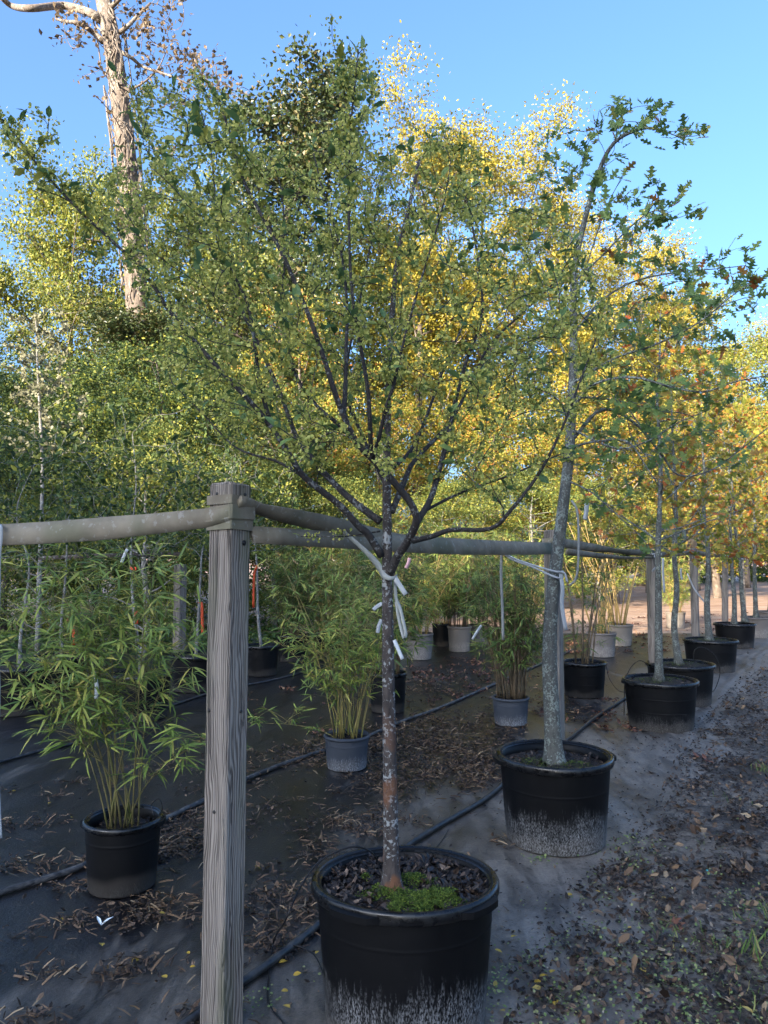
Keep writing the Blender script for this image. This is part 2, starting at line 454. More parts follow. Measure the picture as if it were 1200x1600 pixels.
col = mix(t, math_(t, 'MULTIPLY', ramp(t, n2, [(.6, (0, 0, 0)), (.66, (1, 1, 1))]), .45), col, (.34, .33, .30))
principled(t, o, col, .9, noise(t, c, 350, 2), .35, .003)
for nm, cc in (('tie_white', (.45, .46, .46)), ('tie_grey', (.36, .37, .34)), ('tag_white', (.55, .57, .58)), ('flag_orange', (.75, .10, .03)), ('flag_pink', (.8, .45, .45)), ('cord_grey', (.3, .3, .28))):
    t, o = nt(nm)
    n1 = noise(t, coords(t), 60, 3)
    principled(t, o, mix(t, n1, cc, tuple(x * .75 for x in cc)), .6)
t, o = nt('screw'); principled(t, o, (.02, .018, .016), .5)
t, o = nt('pipe_black')
n1 = noise(t, coords(t), 25, 4)
principled(t, o, ramp(t, n1, [(.4, (.010, .010, .012)), (.75, (.07, .068, .065))]), ramp(t, n1, [(.4, (.28,) * 3), (.75, (.6,) * 3)]), None)
t, o = nt('pipe_dusty')
n1 = noise(t, coords(t), 25, 4)
principled(t, o, ramp(t, n1, [(.4, (.03, .03, .032)), (.75, (.14, .135, .13))]), .5)
t, o = nt('tube_black'); principled(t, o, (.004, .004, .005), .4)
t, o = nt('turquoise'); principled(t, o, (.04, .45, .42), .5)
t, o = nt('white_petal'); principled(t, o, (.7, .75, .75), .5)

# boundary of the fabric against the soil track, from photo points, as x(y)
_b = np.array([G(*q)[:2] for q in ((846, 1600), (895, 1500), (950, 1400), (1050, 1268), (1082, 1190), (1100, 1135), (1150, 1085), (1215, 1015))])
_b = np.vstack([_b[0] + (_b[0] - _b[2]) * 2.5, _b, _b[-1] + np.array([.62, 1]) * 30])
def xb(y):
    return np.interp(y, _b[:, 1], _b[:, 0])
BN = np.array([math.cos(math.radians(31)), -math.sin(math.radians(31))])   # pointing from fabric to track
BC = float(BN @ G(1050, 1268)[:2])

def boundary_d(t, c):                    # signed distance past the fabric edge, in metres
    s = node(t, 'ShaderNodeVectorMath', {0: c, 1: (BN[0], BN[1], 0)}, operation='DOT_PRODUCT').outputs['Value']
    return math_(t, 'SUBTRACT', s, BC)
t, o = nt('fabric')
c = coords(t)
d = boundary_d(t, c)
ROT = (0, 0, math.radians(-31))
n_big = noise(t, mapping(t, c, (1, .55, 1), ROT), 1.1, 5, .6, .4)
n_mid = noise(t, mapping(t, c, (1, .35, 1), ROT), 4.5, 6, .65, .6)
n_f = noise(t, c, 70, 4, .7)
n_g = noise(t, c, 260, 2, .6)
near = ramp(t, math_(t, 'ADD', math_(t, 'MULTIPLY', d, .32), 1.0), [(.35, (0, 0, 0)), (.72, (.6, .6, .6)), (1, (1, 1, 1))])
f = math_(t, 'ADD', math_(t, 'MULTIPLY', n_big, .55), math_(t, 'ADD', math_(t, 'MULTIPLY', n_mid, .5), math_(t, 'MULTIPLY', near, .30)))
silt = ramp(t, f, [(.60, (0, 0, 0)), (.80, (1, 1, 1))])
siltc = ramp(t, n_f, [(.3, (.135, .115, .095)), (.7, (.27, .235, .195))])
blk = ramp(t, n_g, [(.3, (.003, .003, .004)), (.7, (.010, .010, .012))])
dust = math_(t, 'MULTIPLY', ramp(t, n_mid, [(.35, (0, 0, 0)), (.7, (1, 1, 1))]), .10)
col = mix(t, dust, blk, (.12, .115, .11))
smear = ramp(t, noise(t, mapping(t, c, (3.0, .55, 1), (0, 0, math.radians(-48))), 2.6, 5, .65, 1.2), [(.38, (.5, .5, .5)), (.56, (1, 1, 1))])
silt = math_(t, 'MULTIPLY', math_(t, 'MULTIPLY', silt, smear), .95)
col = mix(t, silt, col, siltc)
dirt = ramp(t, math_(t, 'ADD', math_(t, 'MULTIPLY', n_f, .6), math_(t, 'MULTIPLY', noise(t, c, 9, 4), .5)), [(.58, (0, 0, 0)), (.68, (1, 1, 1))])
col = mix(t, math_(t, 'MULTIPLY', dirt, .75), col, (.028, .022, .02))
rg = math_(t, 'ADD', .20, math_(t, 'ADD', math_(t, 'MULTIPLY', silt, .22), math_(t, 'MULTIPLY', n_mid, .3)))
seam = math_(t, 'POWER', math_(t, 'ABSOLUTE', math_(t, 'SINE', math_(t, 'ADD', math_(t, 'MULTIPLY', d, 7.3), math_(t, 'MULTIPLY', n_big, 5.0)))), 14.0)
spk = ramp(t, noise(t, c, 170, 3, .7), [(.60, (0, 0, 0)), (.66, (1, 1, 1))])
col = mix(t, math_(t, 'MULTIPLY', math_(t, 'MULTIPLY', spk, .7), ramp(t, noise(t, c, 3, 3), [(.4, (0, 0, 0)), (.6, (1, 1, 1))])), col, (.02, .017, .015))
principled(t, o, col, rg, math_(t, 'ADD', math_(t, 'MULTIPLY', seam, ramp(t, math_(t, 'MULTIPLY', d, -.25), [(.36, (0, 0, 0)), (.6, (.8, .8, .8))])), math_(t, 'ADD', n_f, math_(t, 'MULTIPLY', n_mid, 1.2))), .5, .006, .55)

t, o = nt('soil')
c = coords(t)
d = boundary_d(t, c)
n1 = noise(t, c, 1.6, 6, .65, .5); n2 = noise(t, c, 22, 5, .7); n3 = noise(t, c, 120, 3, .7); n0 = noise(t, c, .25, 4)
sand = ramp(t, n2, [(.3, (.12, .102, .084)), (.7, (.31, .268, .222))])
hum = ramp(t, n3, [(.3, (.02, .016, .014)), (.7, (.075, .058, .046))])
fm = math_(t, 'ADD', math_(t, 'MULTIPLY', n1, .6), math_(t, 'MULTIPLY', n2, .45))
col = mix(t, ramp(t, fm, [(.47, (1, 1, 1)), (.57, (0, 0, 0))]), sand, hum)
col = mix(t, math_(t, 'MULTIPLY', ramp(t, n3, [(.58, (0, 0, 0)), (.7, (1, 1, 1))]), .5), col, (.03, .022, .018))
yy = node(t, 'ShaderNodeSeparateXYZ', {0: c}).outputs[1]
far = ramp(t, math_(t, 'DIVIDE', yy, 40.0), [(.24, (0, 0, 0)), (.36, (1, 1, 1))])
sand2 = ramp(t, math_(t, 'ADD', math_(t, 'MULTIPLY', noise(t, mapping(t, c, (.5, 1, 1)), 1.5, 5, .7), .8), math_(t, 'MULTIPLY', n2, .3)), [(.32, (.2, .10, .065)), (.5, (.45, .28, .19)), (.7, (.58, .42, .30))])
col = mix(t, far, col, sand2)
wet = ramp(t, n1, [(.4, (.45,) * 3), (.62, (.9,) * 3)])
principled(t, o, col, wet, math_(t, 'ADD', math_(t, 'MULTIPLY', n2, 1.5), n3), 1.0, .03)

# ------------------------------------------------------------------ ground and fabric
def fnoise(x, y, seed=0):
    r = np.random.default_rng(seed)
    z = np.zeros(np.broadcast(x, y).shape)
    for k in range(14):
        a = r.uniform(0, 6.28); f = 0.8 * 1.35 ** k; ph = r.uniform(0, 6.28)
        z += np.sin((x * math.cos(a) + y * math.sin(a)) * f + ph) / (1.25 ** k)
    return z / 4.0
def axis(stops):
    out = []
    for a, b, st in stops:
        out.append(np.arange(a, b, st))
    return np.concatenate(out + [[stops[-1][1]]])
gx = axis([(-500, -60, 40), (-60, -8, 3), (-8, -1, .5), (-1, 6, .06), (6, 14, .25), (14, 60, 3), (60, 500, 40)])
gy = axis([(-300, -40, 30), (-40, 0, 3), (0, 1.4, .3), (1.4, 9, .06), (9, 20, .3), (20, 80, 4), (80, 600, 40)])
X, Y = np.meshgrid(gx, gy)
dd = X - xb(Y)
def soil_side(x, y):
    q = np.clip((x - xb(y) + fnoise(x * 2.0, y * 2.0, 41) * .26 + fnoise(x * 8, y * 8, 42) * .10 + .16) / .34, 0, 1)
    return q * q * (3 - 2 * q)
side = soil_side(X, Y)
hb = fnoise(X * 2.2, Y * 2.2, 3) * .014 + fnoise(X * 7, Y * 7, 5) * .010
def ground_z(x, y):
    sd = soil_side(x, y)
    hb = fnoise(x * 2.2, y * 2.2, 3) * .014 + fnoise(x * 7, y * 7, 5) * .010
    return np.maximum(-.03 * (1 - sd) + sd * (.016 + hb), np.where(x < xb(y) + .5, .004, -1))
Z = -.03 * (1 - side) + side * (.016 + hb)
farw = np.clip((Y - 14) / 1.0, 0, 1)
Z = Z * (1 - farw * (1 - side)) + farw * (1 - side) * (.005)
nx, ny = len(gx), len(gy)
i = np.arange(ny - 1)[:, None] * nx; j = np.arange(nx - 1)[None]
MB().add(np.stack([X, Y, Z], -1), np.stack([i + j, i + j + 1, i + nx + j + 1, i + nx + j], -1).reshape(-1, 4)).build('ground', 'soil', smooth=True, kind='structure')
fy = axis([(-6, 1, .4), (1, 8, .05), (8, 14.6, .15)])
fu = 1 - np.concatenate([np.linspace(0, .12, 60, endpoint=False), np.linspace(.12, .45, 60, endpoint=False), np.linspace(.45, 1, 40)])
fu = fu[::-1]
Yf = np.repeat(fy[:, None], len(fu), 1)
edge = xb(fy) + .55
Xf = -15 + fu[None] * (edge[:, None] + 15)
de = edge[:, None] - Xf
ridge = np.clip(1 - np.abs(de - .75) / .5, 0, 1) * np.clip((Yf - 5.2) / 1.2, 0, 1)
al = Xf * BN[0] + Yf * BN[1]
Zf = .004 + fnoise(Xf * 1.2, Yf * 1.2, 12) * .0012 + ridge * (np.abs(np.sin(al * 26 + fnoise(Xf, Yf, 13) * 3)) * .018)
nx, ny = len(fu), len(fy)
i = np.arange(ny - 1)[:, None] * nx; j = np.arange(nx - 1)[None]
MB().add(np.stack([Xf, Yf, Zf], -1), np.stack([i + j, i + j + 1, i + nx + j + 1, i + nx + j], -1).reshape(-1, 4)).build('weed_fabric', 'fabric', smooth=True, kind='structure')

# ------------------------------------------------------------------ woodland behind the camera (casts the shade over the yard)
rng = np.random.default_rng(21)
def shade_end(s):                        # how far the shade reaches along the light, per lane
    return np.interp(s, [-60, -17, -15.5, -10, -9, -3.9, -3.2, 6, 12, 30], [25, 25, 18, 12, 10.6, 9.6, 15.2, 15.2, 14, 14])
n = 42000
s_ = rng.uniform(-44, 22, n); t_ = rng.uniform(-64, -54, n)
top = (shade_end(s_ + rng.normal(0, .35, n)) - t_) * math.tan(SUN_EL) + rng.normal(0, .25, n)
zz = top * rng.uniform(0, 1, n) ** .75
pos = np.stack([s_ * UY + t_ * UX, -s_ * UX + t_ * UY, zz], -1)
wl = MB().scatter(T_DIAMOND, pos, rand_rot(n, rng), rng.uniform(1.0, 1.9, n))
for k in range(60):
    s0 = rng.uniform(-43, 21); t0 = rng.uniform(-63, -55); h = (shade_end(s0) - t0) * math.tan(SUN_EL) * .8
    q = np.array([s0 * UY + t0 * UX, -s0 * UX + t0 * UY, 0])
    wl.tube([q, q + [0, 0, h * .5], q + [.2, .1, h]], [.22, .16, .05], 6)
tag(wl.build('woodland', 'wood_leaf', kind='stuff'), 'dense green woodland edge shading the nursery yard', 'woodland')

# ------------------------------------------------------------------ pots
def make_pot(name, c, r, h, mat, label, group=None, sy=1.0, rot=0.0, soil_drop=.05, moss=None, chips=0, handles=True, taper=.84, seed=0, bands=2, sides=56):
    rng = np.random.default_rng(seed + 1000)
    root = thing(name, c, label, 'pot', group)
    rb = r * taper
    def R_(z):
        return rb + (r * .955 - rb) * (z / h)
    z1 = h - .040 * h / .45
    prof = [(0, .004), (rb * .93, .004), (rb - .002, .006), (rb, .012), (R_(.03), .03)]
    zs = [z1 * q for q in {0: (.8,), 2: (.42, .72), 3: (.25, .5, .75)}[bands]]
    for zb in zs:
        prof += [(R_(zb - .012), zb - .012), (R_(zb - .003), zb - .003), (R_(zb) + .0012, zb), (R_(zb + .003), zb + .003), (R_(zb + .012), zb + .012)]
    prof += [(R_(z1), z1), (R_(z1), h - .004), (R_(z1) - .008, h - .004), (R_(z1) - .010, z1 - .02), (R_(h * .5) - .01, h * .5), (rb - .01, .02), (0, .02)]
    b = MB().lathe(prof, sides, c, 1, sy).build('body', mat, root, True)
    rim = [(R_(z1) + .001, z1 - .004), (r, z1 + .002), (r + .003, z1 + .012), (r + .002, h - .008), (r - .004, h), (r - .012, h), (R_(z1) - .013, h - .014)]
    rim_o = MB().lathe(rim, sides, c, 1, sy).build('rim', 'pot_rim' if mat in ('pot_black', 'pot_plain', 'pot_faint') else mat, root, True)
    if handles:
        for a0 in handles if isinstance(handles, tuple) else (rot, rot + math.pi):
            th = a0 + np.linspace(-.3, .3, 13)
            ww = np.interp(np.abs(np.linspace(-1, 1, 13)), [0, .7, 1], [.024, .022, .004])
            V = []
            for a, w in zip(th, ww):
                ca, sa = math.cos(a), math.sin(a)
                for rr, zq in ((r - .002, h - .012), (r + w * r / .3, h - .014), (r + w * r / .3, h - .034), (r - .002, h - .040)):
                    V.append((c[0] + rr * ca, c[1] + rr * sa * sy, c[2] + zq))
            ii = np.arange(12)[:, None] * 4; jj = np.arange(4)[None]; kk = (jj + 1) % 4
            MB().add(V, [np.stack([ii + jj, ii + kk, ii + 4 + kk, ii + 4 + jj], -1).reshape(-1, 4), [[3, 2, 1, 0]], [[48, 49, 50, 51]]]).build('handle', mat, rim_o)
    # soil: bumpy disc
    zs_ = h - soil_drop
    ri = R_(zs_) - .011
    nr, na = 14, 40
    V = [(c[0], c[1], c[2] + zs_ + .012)]
    for a in range(1, nr + 1):
        for k in range(na):
            th = 2 * math.pi * k / na; rr = ri * a / nr
            V.append((c[0] + rr * math.cos(th), c[1] + rr * math.sin(th) * sy, c[2] + zs_ + (.012 * (1 - (a / nr) ** 2)) + rng.normal(0, .004)))
    F4 = [[1 + (a - 1) * na + k, 1 + a * na + k, 1 + a * na + (k + 1) % na, 1 + (a - 1) * na + (k + 1) % na] for a in range(1, nr) for k in range(na)]
    F3 = [[0, 1 + k, 1 + (k + 1) % na] for k in range(na)]
    soil_o = MB().add(V, [np.array(F4), np.array(F3)]).build('soil', 'potting_soil', root, True)
    if chips:
        a = rng.uniform(0, 6.283, chips); rr = ri * np.sqrt(rng.uniform(0.01, .96, chips))
        pos = np.stack([c[0] + rr * np.cos(a), c[1] + rr * np.sin(a) * sy, c[2] + zs_ + .012 * (1 - (rr / ri) ** 2) + rng.uniform(0, .008, chips)], -1)
        MB().scatter(T_CURL, pos, rand_rot(chips, rng, .7), rng.uniform(.010, .036, chips)).build('bark_mulch', 'bark_chip', soil_o, kind='stuff')
    if moss:
        mm = MB()
        for (mx, my, mr, cnt) in moss:
            a = rng.uniform(0, 6.283, cnt); rr = mr * np.sqrt(rng.uniform(0, 1, cnt)) * (1 + .3 * np.sin(a * 3 + mx * 40) + .18 * np.sin(a * 7 + my * 30))
            x = mx + rr * np.cos(a); y = my + rr * np.sin(a) * sy
            ok = np.hypot(x, y / sy) < ri * .97
            x, y, rr = x[ok], y[ok], rr[ok]
            zz = c[2] + zs_ + .012 * (1 - (np.hypot(x, y) / ri) ** 2) + .016 * np.clip(1 - (rr / mr) ** 2, 0, 1) + rng.uniform(0, .006, len(x)) + .003
            pos = np.stack([c[0] + x, c[1] + y, zz], -1)
            mm.scatter(T_CURL, pos, rand_rot(len(x), rng, 1.2), rng.uniform(.004, .009, len(x)))
        mm.build('moss', 'moss_tuft', soil_o, kind='stuff')
    return root, c[2] + zs_ + .01

# ------------------------------------------------------------------ tree builders
class Skel:
    def __init__(self):
        self.p = []; self.r = []; self.t = []; self.tubes = []
    def branch(self, pts, r0, r1, per=5, power=.8):
        q = smooth_path(pts, per)
        u = np.linspace(0, 1, len(q))
        r = r0 + (r1 - r0) * u ** power
        self.tubes.append((q, r))
        tg = np.gradient(q, axis=0); tg /= np.linalg.norm(tg, axis=1)[:, None] + 1e-9
        self.p.append(q); self.r.append(r); self.t.append(tg)
        return q, r
    def arrays(self):
        return np.vstack(self.p), np.concatenate(self.r), np.vstack(self.t)

def colonize(sk, targets, rng, rmax=.016, rtip=.0012, up=.25, minr=None, droop=0):
    """join every target to the nearest piece of the skeleton with a curved twig"""
    P_, R_, T_ = sk.arrays()
    twigs = []
    for q in targets:
        dv = q - P_
        dist = np.linalg.norm(dv, axis=1)
        cost = dist + .6 * np.clip(P_[:, 2] - q[2] + .02, 0, None) + np.where(R_ > rmax, .05, 0)
        cost -= .25 * np.clip((dv * T_).sum(1), 0, .4)
        k = int(np.argmin(cost))
        L = dist[k]
        if L < .02:
            continue
        a = P_[k]
        ctl = a + T_[k] * L * .35 + (q - a) * .25 + np.array([rng.normal(0, .06 * L), rng.normal(0, .06 * L), -up * L * .2])
        nn = max(4, int(L / .07) + 3)
        path = bez(a, ctl, q, nn)
        path[1:-1] += rng.normal(0, .012 * min(L, .5), (nn - 2, 3))
        r0 = min(R_[k] * .75, rtip + .011 * L)
        r = np.linspace(max(r0, rtip), rtip, nn)
        twigs.append((path, r))
        tg = np.gradient(path, axis=0); tg /= np.linalg.norm(tg, axis=1)[:, None] + 1e-9
        P_ = np.vstack([P_, path[1:]]); R_ = np.concatenate([R_, r[1:]]); T_ = np.vstack([T_, tg[1:]])
    return twigs
def in_poly(x, y, poly):
    poly = np.asarray(poly, float); ins = np.zeros(len(x), bool)
    j = len(poly) - 1
    for i in range(len(poly)):
        xi, yi = poly[i]; xj, yj = poly[j]
        c_ = ((yi > y) != (yj > y)) & (x < (xj - xi) * (y - yi) / (yj - yi + 1e-9) + xi)
        ins ^= c_; j = i
    return ins
def place_leaves(root, tmpl, mat, name, pos, R, sc, keep, cam_pos=(0, 0, CAM_H), stuff='foliage'):
    """the `keep` leaves that show largest become objects of their own, the rest one stuff part"""
    dist = np.linalg.norm(pos - np.asarray(cam_pos), axis=1)
    area = sc / dist * (.35 + np.abs(np.einsum('ni,ni->n', R[:, :, 2], (pos - np.asarray(cam_pos)) / dist[:, None])))
    order = np.argsort(-area)
    me = None
    base = wloc(root)
    if keep:
        mb = MB().add(tmpl[0], [np.asarray(f) for f in tmpl[1]])
        me = mb.mesh(name); me.materials.append(M[mat])
        for k in order[:keep]:
            o = bpy.data.objects.new(name, me)
            COL.objects.link(o); o.parent = root
            m = Matrix([list(R[k][0] * sc[k]) + [pos[k][0] - base[0]], list(R[k][1] * sc[k]) + [pos[k][1] - base[1]], list(R[k][2] * sc[k]) + [pos[k][2] - base[2]], [0, 0, 0, 1]])
            o.matrix_basis = m
    rest = order[keep:]
    if len(rest):
        MB().scatter(tmpl, pos[rest], R[rest], sc[rest]).build(stuff, mat, root, kind='stuff')

# ------------------------------------------------------------------ the elm and its pot
pot_hdl = (-2.15, -.72)
EY = 2.50
ec = np.array([P(633, 1385, EY)[0], EY, 0.004])
pot1, soil1 = make_pot('plant_pot', ec, .305, .45, 'pot_black', 'large black plastic pot with mossy soil holding the tree covered in pale seeds', sy=.86,
                       soil_drop=.035, handles=pot_hdl, chips=1700, seed=1, bands=0,
                       moss=[(.02, -.15, .10, 3400), (.10, -.12, .085, 2500), (-.06, -.08, .07, 1500), (.03, .0, .06, 1000), (-.13, .02, .02, 130)])
base = np.array([P(612, 1385, EY - .05)[0], EY - .05, soil1])
elm = thing('elm_tree', base, 'young multi-branched tree with speckled trunk and crown of small pale seed clusters', 'tree')
rng = np.random.default_rng(5)
sk = Skel()
TY = EY - .05
def E(px, py, dy=0.0):
    return P(px, py, TY + dy)
trunk_px = [(612, 1395, 0), (611, 1320, 0), (609, 1200, 0), (607, 1080, .0), (606, 980, .0), (605, 900, 0), (605, 830, .01), (604, 750, .03), (605, 680, .06), (607, 600, .1), (612, 500, .16), (622, 400, .2), (640, 320, .22), (655, 250, .25)]
tq = [E(*q) for q in trunk_px]; tq[0] = base - [0, 0, .02]
tr_path, tr_r = sk.branch(tq, .0285, .006, 6, .75)
flare = np.exp(-(tr_path[:, 2] - base[2]) / .035) * .016
trm = MB()
trm.tube(tr_path, tr_r + flare, 14)
trm.lathe([(.0, .0), (.018, .004), (.026, .02), (.02, .04), (0, .05)], 10, base + [-.03, -.012, -.022])   # old graft knob at the foot
elm_trunk = trm.build('trunk', 'elm_bark', elm, True)
BR = [  # traced limbs: points (px, py, depth offset), start radius, end radius
 ([(609, 896, 0), (622, 868, -.05), (636, 848, -.1), (650, 818, -.16), (648, 800, -.18), (635, 777, -.2), (594, 729, -.26), (560, 695, -.3), (537, 650, -.33), (522, 610, -.36), (506, 560, -.38), (485, 500, -.4), (460, 440, -.42), (440, 395, -.44), (400, 320, -.44), (380, 280, -.45), (358, 205, -.44), (340, 150, -.42)], .017, .003),
 ([(650, 818, -.16), (672, 781, -.12), (687, 732, -.08), (700, 680, -.05), (712, 625, 0), (730, 560, .02), (752, 500, .02), (750, 430, .04), (728, 300, .04), (705, 225, .05)], .012, .0025),
 ([(646, 845, -.13), (675, 838, -.2), (706, 828, -.26), (766, 826, -.36), (800, 795, -.42), (845, 735, -.45), (880, 665, -.46), (905, 600, -.46), (935, 520, -.44)], .0105, .002),
 ([(596, 868, 0), (575, 835, -.04), (560, 822, -.06), (530, 789, -.1), (474, 744, -.15), (455, 714, -.16), (425, 669, -.18), (395, 632, -.2), (350, 585, -.22), (310, 540, -.24), (268, 490, -.26), (235, 440, -.27), (195, 395, -.28), (125, 330, -.3), (62, 262, -.3), (28, 215, -.3), (12, 196, -.3)], .015, .0025),
 ([(594, 815, .02), (549, 781, .06), (507, 740, .1), (477, 702, .14), (462, 680, .16), (440, 620, .2), (405, 540, .24), (370, 470, .26), (345, 420, .26), (300, 340, .26), (262, 278, .26), (225, 200, .26), (212, 150, .24)], .014, .0025),
 ([(612, 800, .02), (635, 744, .1), (650, 717, .16), (702, 661, .3), (735, 600, .38), (765, 540, .4), (815, 490, .4), (865, 442, .4), (905, 380, .4)], .012, .0025),
 ([(580, 712, -.28), (578, 660, -.34), (575, 612, -.36), (566, 555, -.38), (556, 500, -.4), (548, 430, -.4), (545, 320, -.38), (548, 200, -.36), (556, 120, -.36), (560, 78, -.36)], .0085, .002),
 ([(582, 715, -.28), (592, 685, -.34), (602, 640, -.38), (614, 605, -.4), (627, 549, -.42), (640, 500, -.42), (660, 430, -.42), (690, 330, -.4), (702, 270, -.4)], .0075, .002),
 ([(537, 650, -.33), (540, 590, -.3), (541, 537, -.28), (542, 470, -.25), (530, 380, -.2), (505, 300, -.16), (490, 240, -.14)], .0085, .002),
 ([(560, 695, .0), (525, 660, .03), (496, 635, .05), (466, 594, .08), (451, 545, .1), (440, 480, .12), (445, 400, .14), (440, 300, .14), (420, 240, .14)], .009, .002),
 ([(425, 669, -.18), (406, 600, -.2), (398, 540, -.2), (385, 470, -.2), (350, 400, -.18), (340, 360, -.18), (330, 240, -.16), (310, 160, -.14)], .008, .002),
 ([(660, 800, -.1), (720, 770, -.02), (790, 745, .06), (850, 720, .1), (900, 700, .14)], .006, .002),
 ([(604, 740, .03), (650, 690, .2), (700, 560, .42), (760, 430, .5), (800, 330, .5)], .009, .002),
 ([(604, 760, .03), (570, 690, .2), (540, 600, .36), (560, 480, .45), (585, 350, .46), (600, 250, .44)], .009, .002),
 ([(594, 830, .01), (540, 838, .05), (470, 838, .1)], .0035, .0012),
 ([(474, 744, -.15), (430, 720, -.1), (370, 700, -.05), (320, 650, .0), (270, 600, .02)], .006, .0015),
]
for pts, r0, r1 in BR:
    q, r = sk.branch([E(*p) for p in pts], r0 * .95, r1, 5, .75)
    MB().tube(q, r, 9).build('branch', 'elm_limb' if r0 > .0125 else 'elm_twig', elm_trunk, True)
poly = [(140, 320), (200, 190), (232, 128), (330, 120), (372, 150), (410, 220), (470, 250), (515, 200), (530, 100), (560, 72), (590, 110), (600, 230), (680, 200), (735, 225), (800, 300), (870, 330), (925, 400), (965, 480), (955, 600), (905, 680), (870, 750), (800, 800), (740, 790), (690, 770), (640, 735), (560, 730), (500, 725), (430, 735), (330, 690), (262, 590), (225, 470)]
n = 5200
x = rng.uniform(130, 975, n); y = rng.uniform(70, 830, n)
ok = in_poly(x, y, poly)
x, y = x[ok], y[ok]
# thinner towards the bottom, in the middle
keep = rng.uniform(0, 1, len(x)) < np.interp(y, [80, 300, 560, 700, 790], [.6, 1, .95, .55, .25])
x, y = x[keep][:1150], y[keep][:1150]
depth = np.clip(rng.normal(0, .38, len(x)), -.68, .75)
tg = np.array([E(a, b, d_) for a, b, d_ in zip(x, y, depth)])
extra = []                               # sprays along the outlying shoots
for (pts, cnt, sd) in (([(10, 196, -.3), (62, 262, -.3), (125, 330, -.3), (195, 395, -.28)], 46, .045), ([(560, 76, -.36), (550, 160, -.36), (546, 300, -.38)], 34, .035),
                      ([(212, 140, .25), (225, 200, .26), (262, 278, .26)], 26, .05), ([(705, 225, .05), (728, 300, .04)], 16, .04), ([(340, 140, -.42), (358, 205, -.44), (380, 280, -.45)], 22, .045)):
    q = smooth_path([E(*p) for p in pts], 12)
    for k in range(cnt):
        extra.append(q[int(rng.uniform(0, len(q)))] + rng.normal(0, sd, 3) + [0, 0, .02])
tg = np.vstack([tg, extra])
tg = tg[np.argsort(np.linalg.norm(tg - E(605, 800), axis=1))]
twigs = colonize(sk, tg, rng)
tm = MB()
for q, r in twigs:
    tm.tube(q, r, 4, False)
tm.build('twigs', 'elm_twig', elm, True, kind='stuff')
sp_, lp, ld = [], [], []
outer = list(twigs)
for q, r in sk.tubes[1:]:
    m = r < .0055
    if m.sum() > 3:
        outer.append((q[m], r[m]))
for q, r in outer:
    L = np.linalg.norm(np.diff(q, axis=0), axis=1).sum()
    ncl = int(min(20, 3 + L * 30 * rng.uniform(.6, 1.3)))
    per = rng.integers(5, 12, ncl); ns = int(per.sum())
    u = np.repeat(rng.uniform(.1, 1.0, ncl) ** .8, per) * (len(q) - 1)
    cen = np.repeat(rng.normal(0, .008, (ncl, 3)), per, 0)
    i0 = np.clip(u.astype(int), 0, len(q) - 2)
    pp = q[i0] + (q[i0 + 1] - q[i0]) * (u - i0)[:, None]
    sp_.append(pp + cen + rng.normal(0, .0085, (ns, 3)))
    nl = rng.poisson(1.1)
    if nl:
        k = rng.integers(len(q) // 2, len(q), nl)
        lp.append(q[k]); ld.append((q[-1] - q[0])[None].repeat(nl, 0) / (L + 1e-6) + rng.normal(0, .6, (nl, 3)))
sp_ = np.vstack(sp_)
MB().scatter(T_SEED, sp_, rand_rot(len(sp_), rng), rng.uniform(.0065, .0125, len(sp_))).build('seed_clusters', 'elm_seed', elm, kind='stuff')
lp = np.vstack(lp); ld = np.vstack(ld); ld[:, 2] -= .15
Rl = frame(ld, np.stack([rng.normal(0, .5, len(lp)), rng.normal(-.3, .5, len(lp)), np.ones(len(lp))], -1))
place_leaves(elm, T_ELM, 'elm_leaf', 'leaf', lp, Rl, rng.uniform(.024, .052, len(lp)), 300)

# ------------------------------------------------------------------ the oak in the next pot
oc = G(868, 1312); OY = oc[1]; oc[2] = .004
pot2, soil2 = make_pot('plant_pot', oc, .305, .45, 'pot_black', 'large black pot with pale mineral streaks, holding the leaning grey trunk with lobed leaves', soil_drop=.06, rot=.15, chips=500, seed=2,
                       moss=[(-.1, -.06, .12, 500), (.1, -.1, .1, 350)])
obase = np.array([P(866, 1185, OY)[0], OY, soil2])
oak = thing('oak_tree', obase, 'leaning young oak with grey lichened trunk and dark lobed leaves', 'tree')
rng = np.random.default_rng(15)
def O(px, py, dy=0.0):
    return P(px, py, OY + dy)
sk = Skel()
tp = [(866, 1192, 0), (863, 1130, 0), (859, 1040, 0), (861, 960, .0), (869, 880, .02), (880, 790, .05), (889, 710, .08), (893, 640, .1), (896, 560, .12), (896, 480, .14), (898, 420, .14), (912, 350, .14), (935, 270, .12), (958, 225, .1), (990, 205, .08), (1020, 200, .06), (1045, 208, .05)]
tq = [O(*q) for q in tp]; tq[0] = obase - [0, 0, .02]
q, r = sk.branch(tq, .047, .004, 5, .85)
fl = np.exp(-(q[:, 2] - obase[2]) / .05) * .022
oak_trunk = MB().tube(q, r + fl, 14).build('trunk', 'oak_bark', oak, True)
